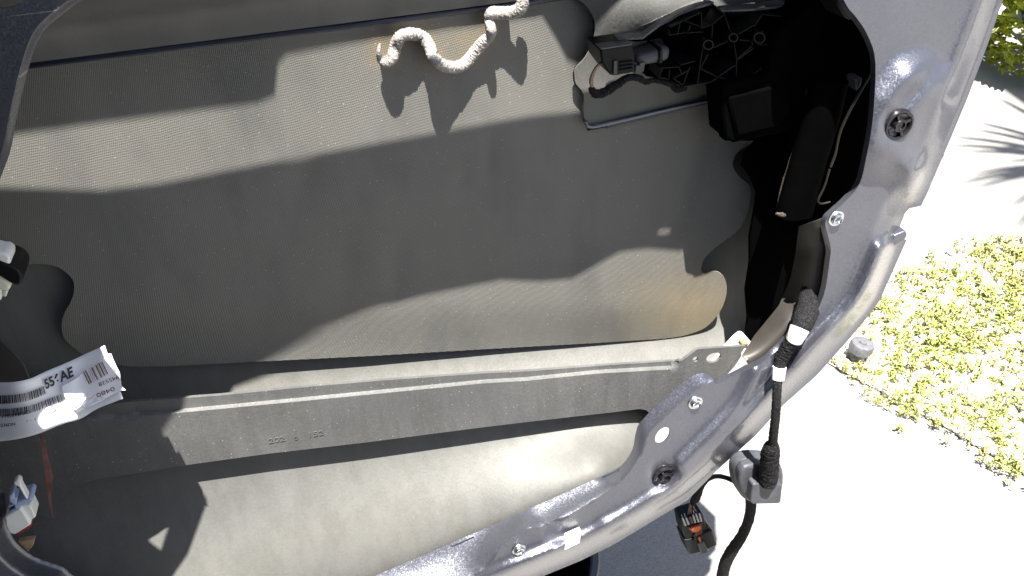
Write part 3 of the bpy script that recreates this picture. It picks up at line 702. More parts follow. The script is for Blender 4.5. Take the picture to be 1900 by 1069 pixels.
# ---- latch block, glass run channel, link rod
latch = prism('door_latch', [(1338, 155), (1345, 258), (1362, 266), (1452, 247), (1486, 222), (1500, 400), (1530, 470), (1548, 440), (1540, 410), (1600, 350), (1625, 250), (1632, 120), (1600, 20), (1500, 8), (1440, 60), (1420, 140)], .046, .072, M['void'], DOOR, .002)  # outline also stretched downward to blacken the shaded gap by the channel
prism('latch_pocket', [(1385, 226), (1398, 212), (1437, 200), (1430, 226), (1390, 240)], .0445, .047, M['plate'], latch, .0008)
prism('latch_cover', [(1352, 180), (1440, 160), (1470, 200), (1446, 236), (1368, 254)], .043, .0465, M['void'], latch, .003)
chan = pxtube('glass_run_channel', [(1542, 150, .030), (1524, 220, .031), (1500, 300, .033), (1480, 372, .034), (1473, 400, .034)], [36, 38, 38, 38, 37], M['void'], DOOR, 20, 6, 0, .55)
pxtube('foam_strip', [(1488, 235, .036), (1466, 300, .037), (1451, 350, .038), (1443, 385, .038)], [1.5, 3, 3.5, 2], M['oldfoam'], chan, 8, 5, .6)
pxtube('foam_strip', [(1440, 396, .030), (1452, 399, .030), (1464, 398, .030)], [2, 5, 3], M['oldfoam'], chan, 8, 5, .4)
pxtube('latch_rod', [(1618, 130, .010), (1612, 143, .012), (1585, 190, .014), (1560, 242, .016), (1550, 285, .016), (1541, 310, .016)], 2.4, M['rod'], DOOR, 8)
pxtube('latch_rod', [(1539, 314, .016), (1530, 345, .016), (1519, 368, .016), (1519, 376, .016), (1526, 378, .016), (1540, 375, .016)], 2.0, M['rod'], DOOR, 8)
prism('rod_clip', [(1588, 148), (1601, 144), (1598, 158), (1590, 170)], .018, .03, M['grey'], DOOR, .001)
# dark bracket at the left, adhesive strip and foam flap
prism('bracket', [(-60, 600), (0, 631), (26, 655), (45, 678), (54, 700), (56, 735), (-60, 740)], .045, .0465, M['plate'], DOOR, .0004)
sheet('adhesive_strip', [(73, 800), (79, 806), (88, 846), (98, 885), (94, 925), (100, 962), (97, 962), (88, 916), (83, 878)], lambda v: .044+.004*np.sin(v[:, 1]*.05), 3, M['pink'], DOOR, (), .0006)
prism('foam_flap', [(33, 1006), (50, 1002), (65, 1000), (62, 1012), (52, 1025)], .030, .034, M['foam'], DOOR, .0006)

# ---- added unseen sheet, cut to cast the shade and light spots at left
def ys1(x, y): return float(y_skin(np.array([[x, y]], float))[0])
sh = [back(x, y, .100, -.06) for x, y in [(930, 518), (820, 541), (700, 568), (640, 586), (600, 600), (500, 650), (465, 668), (420, 690)]] + [back(x, y, .074, -.06) for x, y in [(337, 765), (305, 810), (335, 865)]] + [back(x, y, ys1(x, y), -.06) for x, y in [(385, 930), (398, 980), (412, 1035)]]
sh = [p for p in sh if p[0] < -15 or p[1] < -40] + [(-60, 560), (-90, 800), (-200, 1100), (-700, 1000), (-900, 300), (-1000, -500), proj((-.36, -.06, 1.24)), proj((.0, -.06, 1.215))]
blob = [back(x, y, ys1(x, y), -.06) for x, y in [(266, 996), (278, 972), (300, 952), (323, 942), (330, 955), (316, 976), (308, 1000), (300, 1026), (284, 1014)]]
blob2 = [back(x, y, ys1(x, y), -.06) for x, y in [(332, 1052), (338, 1020), (348, 1000), (362, 1006), (392, 1040), (380, 1046), (352, 1022), (344, 1050)]]
M['shade_sheet'] = simple('grey_shade_sheet', (.17, .17, .175), .8, 0, .1, 40)
sheet('added_shade_sheet', sh, lambda v: -.06+0*v[:, 0], 30, M['shade_sheet'], DOOR, [b_ for b_ in (blob, blob2) if max(q[0] for q in b_) < -8], .002, 60, None, False)

# ---- digits punched into the beam face
def text_mesh(body, size, bold=0.0):
    cu = bpy.data.curves.new('t', 'FONT'); cu.body = body; cu.size = size; cu.offset = bold
    o = bpy.data.objects.new('t', cu); COL.objects.link(o)
    dg = bpy.context.evaluated_depsgraph_get(); me = bpy.data.meshes.new_from_object(o.evaluated_get(dg))
    bpy.data.objects.remove(o); bpy.data.curves.remove(cu); return me
def beam_text(body, x0, y0, x1, y1, h):
    me = text_mesh(body, 1.0); co = np.array([v.co[:] for v in me.vertices]); wdt = co[:, 0].max()
    d = np.array((x1-x0, y1-y0)); n = np.array((-d[1], d[0]))/np.linalg.norm(d)
    px = np.array((x0, y0))+np.outer(co[:, 0]/wdt, d)-np.outer(co[:, 1]*h/.72, n)
    p = P(px[:, 0], px[:, 1], y_beam(px)-.0004)
    for v, q in zip(me.vertices, p): v.co = q
    me.materials.clear(); me.materials.append(M['beam'])
    o = link('stamped_number', me, None, beam)
    m = o.modifiers.new('thickness', 'SOLIDIFY'); m.thickness = .0004; m.offset = 0
    return o
beam_text('202', 498, 823, 529, 818, 9)
beam_text('0', 546, 817, 553, 816, 7)
beam_text('152', 570, 812, 601, 807, 9)

# =========================================================================================== LABEL
LAB = thing('barcode_label', V(100, 740, .015), 'white paper barcode label hanging at the left edge of the car door', 'label')
l_top = catmull([(-80, 700), (-40, 708), (0, 710), (28, 709), (56, 703), (84, 690), (131, 670), (165, 654), (194, 641)], 8)
l_bot = catmull([(-80, 812), (-40, 820), (0, 819), (37, 814), (71, 805), (116, 787), (150, 777), (180, 759), (228, 740)], 8)
def lab(u, v):
    """label surface: u along, v down -> pixel and depth"""
    n = len(l_top)-1; f = np.clip(np.asarray(u, float), 0, 1)*n; i = np.minimum(f.astype(int), n-1); w = (f-i)[..., None]
    t = l_top[i]*(1-w)+l_top[i+1]*w; b = l_bot[i]*(1-w)+l_bot[i+1]*w
    v = np.asarray(v, float)[..., None]; p = t*(1-v)+b*v
    y = .022-.010*np.sin(f/n*4.2)-.018*v[..., 0]*sm(f/n*1.6-.4)+.004*np.sin(f/n*9+1)
    return p[..., 0], p[..., 1], y
def lab3(u, v, off=0.0):
    x, y, d = lab(u, v); return P(x, y, d-off)
nu, nv = 60, 14
uu, vv = np.meshgrid(np.linspace(0, 1, nu), np.linspace(0, 1, nv), indexing='ij')
pts = lab3(uu.ravel(), vv.ravel())
fs = [(i*nv+j, i*nv+j+1, (i+1)*nv+j+1, (i+1)*nv+j) for i in range(nu-1) for j in range(nv-1)]
lo_ = link('paper', mesh('paper', pts, fs, 0) , M['paper'], LAB); smooth(lo_.data, 60)
m_ = lo_.modifiers.new('thickness', 'SOLIDIFY'); m_.thickness = .0003; m_.offset = -1
_lu, _lv = [a.ravel() for a in np.meshgrid(np.linspace(0, 1, 300), np.linspace(0, 1, 90), indexing='ij')]
_lx, _ly, _ = lab(_lu, _lv)
def px_to_uv(px, py):
    k = np.argmin((_lx-px)**2+(_ly-py)**2); return _lu[k], _lv[k]
def bars(name, p0, p1, hv, mat, pattern_seed, parent, cover=.62, unit=.0035, off=.0011, surf=lab3):
    (u0, v0), (u1, v1) = p0, p1; rnd = random.Random(pattern_seed); u = u0; vs = []; fs = []
    while u < u1:
        w = unit*rnd.choice((1, 1, 2, 3)); gap = unit*rnd.choice((1, 1, 2))*(1-cover)/cover*1.6
        for k in range(4):
            a = (u if k in (0, 3) else min(u+w, u1)); vv = v0+(v1-v0)*(a-u0)/(u1-u0)+(hv if k >= 2 else 0)
            vs.append(surf(np.array(a), np.array(vv), off))
        n = len(vs); fs.append((n-4, n-3, n-2, n-1)); u += w+gap
    return link(name, mesh(name, vs, fs, 0), mat, parent)
b0 = px_to_uv(0, 733); b1 = px_to_uv(83, 716)
bars('barcode', (0.06, b0[1]), b1, .145, M['ink'], 3, lo_)
b2 = px_to_uv(0, 757); b3 = px_to_uv(114, 732)
bars('barcode', (0.06, b2[1]), b3, .13, M['ink'], 5, lo_)
def lab_text(body, pa, pb, hv, mat, bold=.0, off=.0013, flip=False, surf=lab3):
    """text whose baseline runs from pixel pa to pixel pb"""
    me = text_mesh(body, 1.0, bold); co = np.array([v.co[:] for v in me.vertices]); x0, x1 = co[:, 0].min(), co[:, 0].max()
    a, b = px_to_uv(*pa), px_to_uv(*pb); t = (co[:, 0]-x0)/(x1-x0); s = co[:, 1]/.72
    if flip: s = 1-s; t = t
    u = a[0]+(b[0]-a[0])*t; v = a[1]+(b[1]-a[1])*t-s*hv
    p = surf(u, v, off)
    for q, w in zip(me.vertices, p): q.co = w
    me.materials.clear(); me.materials.append(mat)
    return link('printed_text', me, None, lo_)
lab_text('556AE', (86, 722), (137, 697), .17, M['ink'], .035)
lab_text('556A2', (-6, 749), (18, 747), .05, M['ink'], .01)
lab_text('-W02618F0007', (-2, 776), (60, 765), .06, M['ink'], .01)
lab_text('1 - 1', (50, 784), (66, 780), .05, M['ink'])
lab_text('ASSEMBLED IN', (82, 773), (132, 758), .055, M['ink'], .01)
lab_text('5236DN', (-4, 792), (28, 789), .05, M['ink'], .02)
# torn sticker overlapping the right end
st_out = [(114, 717), (138, 705), (160, 688), (184, 671), (202, 656), (206, 656), (211, 669), (216, 680), (222, 692), (225, 716), (233, 724), (223, 725), (207, 732), (190, 743), (160, 757), (139, 768), (128, 752), (116, 726)]
LT = np.array([px_to_uv(x, y) for x, y in st_out])
def st_depth(v):
    return np.array([lab(*[np.array(q) for q in px_to_uv(a, b)])[2] for a, b in v])-.0026-.0016*np.abs(np.sin(v[:, 0]*.21+v[:, 1]*.33))*sm((v[:, 1]-725)/10)-.0006*np.sin(v[:, 0]*.11)
st = sheet('torn_sticker', st_out, st_depth, 5, M['paper'], lo_, (), .0003, 60)
def st_quad(poly): 
    return P([p[0] for p in poly], [p[1] for p in poly], st_depth(np.array(poly, float))-.0007)
bx = [(154, 690, 2), (157.5, 688, 2.4), (166, 684, .7), (169, 682, 2), (176.5, 678, 2), (179, 676, .8), (182, 674.5, 2.6), (186, 672.5, .8), (188, 671.5, 1.8), (201.5, 665.5, 1.3), (163, 686, .6), (172, 681, .5)]
vs = []; fs = []
for x, y, w in bx:
    q = [(x, y), (x+w*.9, y-w*.45), (x+w*.9+11, y-w*.45+23), (x+11, y+23)]; vs += list(st_quad(q)); n = len(vs); fs.append((n-4, n-3, n-2, n-1))
link('barcode', mesh('barcode', vs, fs, 0), M['ink_brown'], st)
def st_text(body, a, b, h):
    me = text_mesh(body, 1.0); co = np.array([v.co[:] for v in me.vertices]); x0, x1 = co[:, 0].min(), co[:, 0].max()
    a, b = np.array(a, float), np.array(b, float); d = b-a; n = np.array((d[1], -d[0]))/np.linalg.norm(d)
    p = a+np.outer((co[:, 0]-x0)/(x1-x0), d)+np.outer(co[:, 1]/.72*h, n)
    w = P(p[:, 0], p[:, 1], st_depth(p)-.0008)
    for q, c in zip(me.vertices, w): q.co = c
    me.materials.clear(); me.materials.append(M['ink_brown']); return link('printed_text', me, None, st)
st_text('945528', (219, 696), (182, 711), 7)          # printed upside down
st_text('0480', (211, 717), (178, 731), 8)

# =========================================================================================== HARNESS
HAR = thing('wiring_harness', V(1440, 700, 0), 'black taped wiring harness with white bands hanging over the door edge', 'wire harness')
hp = [(1505, 512, .034), (1508, 535, .026), (1500, 570, .008), (1489, 600, -.008), (1478, 622, -.012), (1462, 645, -.010), (1450, 664, -.009), (1445, 690, -.013), (1442, 720, -.018), (1440, 760, -.020), (1436, 800, -.018), (1433, 830, -.014)]
pxtube('taped_cable', hp, [15, 20.5, 20.5, 18.5, 13, 12.5, 13, 9, 8.2, 8.2, 8.2, 9], M['tape'], HAR, 18, 16, .22)
pxtube('white_band', [(1484, 609, -.0105), (1479, 620, -.0120), (1474, 630, -.0115)], [18.5, 17, 15.8], M['whitetape'], HAR, 18, 4)
pxtube('white_band', [(1446.5, 681, -.0120), (1445, 691, -.0132), (1444, 704, -.0152)], [12.6, 12.0, 11.4], M['whitetape'], HAR, 18, 4)
pxtube('cable_sleeve', [(1434, 822, -.015), (1431, 832, -.014), (1429, 845, -.013), (1427, 870, -.011), (1424, 893, -.009)], [10, 15, 17, 17.5, 18], M['tape'], HAR, 18, 12, .16)
grom = prism('rubber_grommet', catmull([(1364, 888), (1367, 868), (1384, 855), (1410, 852), (1440, 858), (1454, 874), (1453, 908), (1440, 926), (1408, 934), (1385, 930), (1370, 912)], 3, True).tolist(), .006, .020, M['rubber'], HAR, .003, 3)
prism('grommet_lip', catmull([(1373, 892), (1377, 872), (1395, 864), (1418, 863), (1440, 872), (1448, 892), (1440, 916), (1410, 926), (1388, 922), (1376, 908)], 3, True).tolist(), -.002, .008, M['rubber'], grom, .003, 3)
prism('grommet_lug', [(1397, 901), (1402, 898), (1448, 899), (1452, 903), (1449, 932), (1444, 935), (1398, 936), (1392, 932)], -.010, .004, M['rubber'], grom, .0012, 3)
pxtube('taped_cable', [(1392, 918, .026), (1393, 940, .028), (1389, 965, .030), (1376, 995, .034), (1358, 1022, .040), (1345, 1048, .048), (1340, 1075, .060), (1338, 1130, .085)], [10, 10, 9.5, 10, 11, 11, 11, 11], M['tape'], HAR, 14, 8, .12)
pxtube('taped_cable', [(1374, 905, .024), (1362, 893, .028), (1345, 886, .036), (1328, 884, .048), (1312, 890, .062), (1300, 905, .074), (1292, 922, .082), (1284, 935, .084)], [5, 5, 4.5, 4.5, 5, 6, 8.5, 5], M['tape'], HAR, 12, 8, .12)
# hanging plug
def z9(x, y): return (1250+x/8.91, 920+y/8.91)
PL = thing('wire_plug', V(1290, 990, .085), 'black multi pin plug with orange lock dangling below the door edge', 'plug')
housing = prism('housing', [z9(*p) for p in [(118, 400), (470, 288), (505, 350), (560, 560), (545, 610), (205, 745), (150, 600)]], .080, .098, M['black'], PL, .0012)
prism('housing_skirt', [z9(*p) for p in [(180, 742), (310, 725), (350, 690), (545, 600), (640, 572), (722, 820), (560, 892), (450, 940), (262, 985)]], .078, .100, M['black'], PL, .0016)
prism('side_wing', [z9(*p) for p in [(545, 462), (590, 500), (640, 575), (700, 800), (560, 850)]], .080, .096, M['black'], PL, .0012)
lockb = prism('lock_bay', [z9(*p) for p in [(235, 535), (455, 465), (500, 775), (385, 805), (330, 640)]], .0785, .082, M['maroon'], housing, .0006)
prism('lock_insert', [z9(*p) for p in [(275, 550), (450, 495), (448, 560), (400, 600), (335, 605)]], .0772, .0795, M['orange'], housing, .0005)
prism('lock_insert', [z9(*p) for p in [(405, 700), (440, 692), (460, 765), (432, 775)]], .0765, .079, M['orange'], housing, .0004)
prism('latch_tab', [z9(*p) for p in [(398, 795), (500, 765), (582, 930), (460, 978)]], .0755, .084, M['rubber'], PL, .0010)
prism('guide_rail', [z9(*p) for p in [(325, 640), (360, 630), (400, 800), (365, 810)]], .0770, .082, M['black'], PL, .0005)
for x0, y0, x1, y1, mt in [(145, 370, 195, 490, 'wire_grey'), (200, 360, 245, 470, 'wire_grey'), (265, 340, 305, 450, 'wire_brown'), (318, 320, 355, 440, 'wire_grey'), (365, 300, 410, 430, 'wire_grey'), (420, 290, 455, 420, 'wire_grey')]:
    a, b = z9(x0, y0), z9(x1, y1); pxtube('terminal', [(*a, .081), (*b, .0792)], 1.9, M[mt], PL, 8, 2)
for pts in [[(275, 130), (245, 250), (240, 350), (275, 440)], [(290, 130), (285, 240), (300, 330)], [(315, 130), (340, 220), (390, 290), (425, 410)], [(300, 130), (270, 230), (262, 340)]]:
    pxtube('wire', [(*z9(*p), .083) for p in pts], 1.3, M['wire_brown'], PL, 7, 5)
for x, y in [(128, 310), (175, 295), (318, 240)]:
    pxtube('wire', [(*z9(x, y), .084), (*z9(x+18, y+55), .082)], .8, M['wire_grey'], PL, 6, 2)

# ---- cable clip at the left edge
CC = thing('cable_clip', V(5, 520, -.01), 'white and black cable clip poking in at the left edge', 'cable clip')
prism('clip_head', [(-30, 462), (0, 470), (10, 470), (20, 477), (19, 493), (0, 486), (-30, 476)], -.014, .0, M['white'], CC, .0015)
prism('rubber_sleeve', [(-30, 474), (0, 485), (20, 492), (34, 499), (42, 512), (41, 526), (33, 532), (20, 527), (0, 514), (-30, 502)], -.010, .012, M['black'], CC, .003, 3)
prism('clip_foot', [(-30, 503), (0, 514), (14, 524), (20, 532), (17, 540), (10, 541), (-30, 534)], -.008, .008, M['cream'], CC, .0015)
prism('clip_tooth', [(4, 540), (14, 540), (11, 552), (4, 550)], -.007, .002, M['cream'], CC, .0006)
prism('clip_tooth', [(-10, 535), (3, 540), (2, 556), (-4, 562), (-10, 560)], -.008, .002, M['white'], CC, .0006)

# ---- white plug low on the left
WP = thing('white_plug', V(40, 960, .02), 'small white electrical plug with red seal by the lower left rim', 'plug')
def z6(x, y): return (x/4.67, 840+y/4.67)
wb = prism('plug_body', [z6(*p) for p in [(40, 560), (175, 480), (270, 625), (130, 712), (80, 700), (50, 640)]], .012, .030, M['white'], WP, .0010)
prism('red_seal', [z6(*p) for p in [(132, 714), (268, 628), (274, 640), (140, 724)]], .013, .029, M['red'], WP, .0004)
prism('plug_wing', [z6(*p) for p in [(170, 462), (262, 455), (312, 560), (258, 596)]], .015, .028, M['white'], WP, .0010)
prism('plug_flange', [z6(*p) for p in [(120, 470), (150, 430), (255, 392), (285, 408), (284, 430), (170, 470), (140, 500)]], .012, .026, M['blue'], WP, .0008)
prism('lever', [z6(*p) for p in [(118, 262), (150, 238), (182, 258), (182, 285), (245, 400), (222, 408), (160, 300), (122, 282)]], .010, .016, M['white'], WP, .0008)
prism('lever_hub', [z6(*p) for p in [(75, 380), (110, 350), (125, 372), (118, 395), (150, 400), (140, 470), (100, 440), (78, 420)]], .012, .022, M['blue'], WP, .0008)
for k in range(3): prism('plug_fin', [z6(*p) for p in [(72+k*4, 470+k*22), (130, 440+k*22), (134, 452+k*22), (76+k*4, 482+k*22)]], .013, .024, M['blue' if k != 1 else 'seam'], WP, .0004)

# =========================================================================================== GROUND
def flat(name, poly, z, mat, kind='structure'):
    me = mesh(name, [(p[0], p[1], z) for p in poly], [list(range(len(poly)))], 0)
    if me.polygons[0].normal.z < 0: me.flip_normals()
    o = link(name, me, mat); tag(o, kind=kind); return o
flat('ground', [(-60, -60), (60, -60), (60, 60), (-60, 60)], 0, M['concrete'])
bed_px = [(1400, 596), (1480, 643), (1560, 690), (1700, 765), (1800, 822), (1900, 882), (2150, 1020), (2300, 800), (2300, 380), (2050, 395), (1900, 425), (1850, 437), (1790, 457), (1740, 482), (1690, 508), (1640, 540), (1580, 575), (1500, 585)]
bed = flat('planting_bed', [G(x, y) for x, y in bed_px], .004, M['bedsoil'])
tag(bed, 'pale gravel planting bed beside the driveway', None)
bed_arr = np.array(bed_px)
# loose gravel
def gravel():
    bm = bmesh.new(); rnd = random.Random(5); n = 0
    while n < 2600:
        x, y = rnd.uniform(1480, 1960), rnd.uniform(420, 920)
        if not inside(np.array([[x, y]]), bed_arr)[0]: continue
        g = G(x, y); r = rnd.uniform(.004, .012); n += 1
        m = Matrix.Translation(g+Vector((0, 0, .004+r*.3))) @ Matrix.Rotation(rnd.uniform(0, 6.28), 4, Vector((rnd.random(), rnd.random(), rnd.random())).normalized()) @ Matrix.Diagonal((r, r*rnd.uniform(.6, 1), r*rnd.uniform(.4, .8), 1))
        bmesh.ops.create_icosphere(bm, subdivisions=1, radius=1, matrix=m)
    me = bpy.data.meshes.new('gravel'); bm.to_mesh(me); bm.free()
    o = link('gravel', me, M['stone']); tag(o, 'loose pale gravel scattered over the planting bed', 'gravel', kind='stuff')
gravel()
# low yellow-green plants
def leaf(vs, fs, base, d, up, L, wd, curl=.3):
    s = d.cross(up).normalized()*wd; n = len(vs)
    mid = base+d*L*.5+up*L*.12; tip = base+d*L-up*L*curl*.3
    vs += [base, mid-s*.5, mid+s*.5, tip, mid-up*wd*.25]
    fs += [(n, n+1, n+4), (n, n+4, n+2), (n+4, n+1, n+3), (n+4, n+3, n+2)]
def clump(rnd, R, hgt, n, L):
    vs, fs = [], []
    stems = [(rnd.gauss(0, .45)*R, rnd.gauss(0, .45)*R, rnd.uniform(.3, 1)*hgt) for _ in range(max(4, n//9))]
    for k in range(n):
        sx, sy, sh = rnd.choice(stems); z = rnd.uniform(.15, 1)*sh
        a = rnd.uniform(0, 6.283); el = rnd.uniform(-.1, .9); d = Vector((math.cos(a)*math.cos(el), math.sin(a)*math.cos(el), math.sin(el)))
        up = Vector((-math.cos(a)*math.sin(el), -math.sin(a)*math.sin(el), math.cos(el)))
        leaf(vs, fs, Vector((sx+rnd.gauss(0, .004), sy+rnd.gauss(0, .004), z)), d, up, L*rnd.uniform(.6, 1.3), L*rnd.uniform(.25, .45))
    return vs, fs, stems
def stems_mesh(stems):
    vs, fs = [], []
    for x, y, h in stems:
        n = len(vs); r = .0012
        for z, rr in ((0, r), (h, r*.6)):
            for k in range(4): vs.append((x+rr*math.cos(k*1.571), y+rr*math.sin(k*1.571), z))
        for k in range(4): fs.append((n+k, n+(k+1) % 4, n+4+(k+1) % 4, n+4+k))
    return mesh('stem', vs, fs)
rnd = random.Random(11); protos = []
for k in range(7):
    vs, fs, st_ = clump(rnd, .085, .045, 330, .0135)
    me = mesh('foliage', vs, fs, 0); me.materials.append(M['sedum'] if k % 3 else M['sedum2']); ms = stems_mesh(st_); ms.materials.append(M['bark']); protos.append((me, ms))
spots = [(1615, 588, 1.0), (1650, 575, .8), (1705, 545, 1.0), (1730, 530, 1.1), (1690, 560, .8), (1760, 590, .9), (1800, 470, .9), (1850, 475, 1.1), (1890, 480, 1.2), (1830, 500, .8), (1880, 510, 1.0), (1745, 510, .8),
         (1800, 520, .6), (1860, 535, 1.0), (1895, 545, 1.0), (1830, 565, 1.2), (1870, 580, 1.1), (1800, 590, .9), (1895, 600, 1.0), (1745, 600, 1.2), (1770, 625, 1.0), (1720, 605, .8), (1680, 640, .9), (1720, 655, 1.0),
         (1650, 650, .8), (1760, 660, 1.1), (1790, 670, .9), (1640, 680, .6), (1578, 690, .8), (1630, 705, .5), (1700, 720, 1.0), (1740, 725, 1.1), (1680, 745, .8), (1745, 770, .9), (1790, 770, .8), (1820, 780, 1.1), (1850, 770, .7),
         (1890, 800, .9), (1845, 845, .8), (1880, 865, .9), (1815, 640, .7), (1860, 650, .8), (1885, 680, 1.0), (1840, 715, .6), (1895, 740, .9), (1850, 610, .9), (1590, 610, .7), (1660, 610, .6), (1625, 745, .4), (1690, 770, .5), (1775, 545, .7), (1930, 560, 1.2), (1930, 640, 1.1), (1935, 760, 1.1)]
where = ['upper', 'middle', 'lower']
for i, (x, y, s) in enumerate(spots):
    me, ms = protos[i % 7]; g = G(x, y)
    o = bpy.data.objects.new('groundcover_plant', None); COL.objects.link(o); o.location = (g.x, g.y, .004); o.rotation_euler = (0, 0, rnd.uniform(0, 6.28)); sc = s*rnd.uniform(.6, .88); o.scale = (sc, sc, sc*.8)
    o.empty_display_size = .02
    tag(o, 'low yellow green leafy groundcover plant growing in the pale gravel bed', 'plant', 'groundcover plants in the gravel bed')
    special = {(1578, 690): 'small yellow green plant at the foot of the grey sprinkler head', (1625, 745): 'tiny lone plant at the lower bed edge nearest the door',
               (1690, 770): 'small plant on the lower bed edge, right of the tiny lone one', (1800, 470): 'yellow green plant at the upper bed edge beside the driveway'}
    if (x, y) in special: o['label'] = special[(x, y)]
    for nm_, mm in (('foliage', me), ('stem', ms)):
        c = bpy.data.objects.new(nm_, mm); COL.objects.link(c); c.parent = o
        if nm_ == 'stem': c['kind'] = 'stuff'
# sprinkler head
sp = thing('sprinkler_head', G(1585, 672), 'grey round plastic sprinkler head sticking up at the bed corner', 'sprinkler')
spm = lathe('cap', [(.0001, .052), (.006, .052), (.007, .0485), (.016, .050), (.020, .0485), (.0215, .045), (.0215, .031), (.020, .029), (.012, .028)], 32)
for v in spm.vertices:
    a = math.atan2(v.co.y, v.co.x); r = math.hypot(v.co.x, v.co.y)
    if r > .0205: v.co.x *= 1+.02*math.cos(16*a); v.co.y *= 1+.02*math.cos(16*a)
M['sprk'] = simple('weathered_grey_plastic', (.11, .11, .12), .6, 0, .25, 120)
sc_ = link('cap', spm, M['sprk']); sc_.parent = sp; sc_.rotation_euler = (.1, .12, 0)
st2 = link('riser', lathe('riser', [(.012, -.005), (.012, .03)], 20), M['sprk']); st2.parent = sp
# flowering bush at the upper right
def bush(cx, cy, base_px, R, Hh, n, label):
    g = G(*base_px); b = thing('flowering_bush', g, label, 'bush'); rnd = random.Random(int(cx))
    vs, fs = [], []; fv, ff = [], []
    for k in range(n):
        a = rnd.uniform(0, 6.283); zz = rnd.random(); rr = R*math.sqrt(max(0, 1-(zz*1.0-.35)**2/.55))*rnd.uniform(.78, 1.02)*(1+.18*math.sin(3*a+1)+.12*math.sin(7*a))
        p = Vector((math.cos(a)*rr, math.sin(a)*rr, .03+zz*Hh)); d = Vector((math.cos(a+rnd.gauss(0, .6)), math.sin(a+rnd.gauss(0, .6)), rnd.uniform(-.2, .9))).normalized()
        up = d.cross(Vector((-math.sin(a), math.cos(a), 0))).normalized()
        if up.z < 0: up = -up
        leaf(vs, fs, p, d, up, rnd.uniform(.035, .065), rnd.uniform(.016, .026))
    for k in range(60):
        a = rnd.uniform(0, 6.283); zz = rnd.random(); rr = R*math.sqrt(max(0, 1-(zz-.35)**2/.55))*1.03
        p = Vector((math.cos(a)*rr, math.sin(a)*rr, .06+zz*Hh*.95)); o = Vector((math.cos(a), math.sin(a), .5)).normalized(); t = o.orthogonal().normalized()
        for j in range(5):
            q = Matrix.Rotation(j*1.2566, 3, o) @ t; leaf(fv, ff, p, (q+o*.3).normalized(), o, .022, .018)
    for nm_, v_, f_, mt in (('crown', vs, fs, M['bush']), ('flowers', fv, ff, M['petal'])):
        c = link(nm_, mesh(nm_, v_, f_, 0), mt); c.parent = b
        if nm_ == 'flowers': c['kind'] = 'stuff'
    tv = []
    for k in range(7):
        a = k*.9; c = link('branch', tube_mesh('branch', [(0, 0, -.01), (math.cos(a)*R*.25, math.sin(a)*R*.25, Hh*.3), (math.cos(a)*R*.55, math.sin(a)*R*.55, Hh*.7)], [.012, .009, .004], 7), M['bark']); c.parent = b
    return b
bush(1900, 60, (1915, 95), .40, .75, 9000, 'green bush with white flowers at the upper right beside the driveway')
# palm outside the picture whose fingers shade the driveway
def palm():
    hub_s = G(2120, 330); hgt = 2.9; hub = hub_s - Vector(SUN)*(hgt/-SUN[2])*-1 if False else hub_s + Vector(-SUN)*(hgt/-SUN[2])
    b = thing('fan_palm', (hub.x+.25, hub.y+.15, 0), 'fan palm outside the picture shading the driveway', 'palm tree')
    tgt = [[(1814, 227), (1806, 240)], [(1764, 254), (1762, 270), (1790, 282)], [(1865, 272), (1864, 302)], [(1800, 326), (1776, 343), (1805, 352)], [(1872, 388)], [(1850, 180)], [(1880, 430)]]
    def frond(pts, k):
        vs, fs = [], []
        for t in pts:
            e = G(*t)+Vector(-SUN)*((2.6)/-SUN[2]); d = e-hub; s = d.cross(Vector((0, 0, 1))).normalized()
            N = 8
            n0 = len(vs)
            for i in range(N+1):
                f = i/N; c = hub+d*f+Vector((0, 0, .16*math.sin(f*math.pi))); w = .013*math.sin(min(1, f*1.0+.02)*math.pi)**.6*(1 if f < .97 else .3)+.0015
                vs += [c-s*w, c+s*w+Vector((0, 0, .004))]
                if i: fs.append((n0+2*i-2, n0+2*i-1, n0+2*i+1, n0+2*i))
        o = link('frond', mesh('frond', vs, fs, 0), M['palm'], b)
    for k, t in enumerate(tgt): frond(t, k)
    rr = random.Random(3)
    for k in range(14):
        a = rr.uniform(-1.0, 1.0); vs, fs = [], []
        for j in range(9):
            aa = a+(j-4)*.09; d = Vector((math.cos(aa)*.8, math.sin(aa)*.8, rr.uniform(-.3, .25))); s = d.cross(Vector((0, 0, 1))).normalized(); n0 = len(vs)
            for i in range(7):
                f = i/6; c = hub+d*f+Vector((0, 0, .2*math.sin(f*3))); w = .018*math.sin(f*math.pi*.9+.2)+.001; vs += [c-s*w, c+s*w]
                if i: fs.append((n0+2*i-2, n0+2*i-1, n0+2*i+1, n0+2*i))
        link('frond', mesh('frond', vs, fs, 0), M['palm'], b)
    link('trunk', tube_mesh('trunk', [(hub.x+.25, hub.y+.15, -.02), (hub.x+.16, hub.y+.1, 1.4), hub], [.11, .09, .07], 14, True, .12), M['bark'], b)
palm()
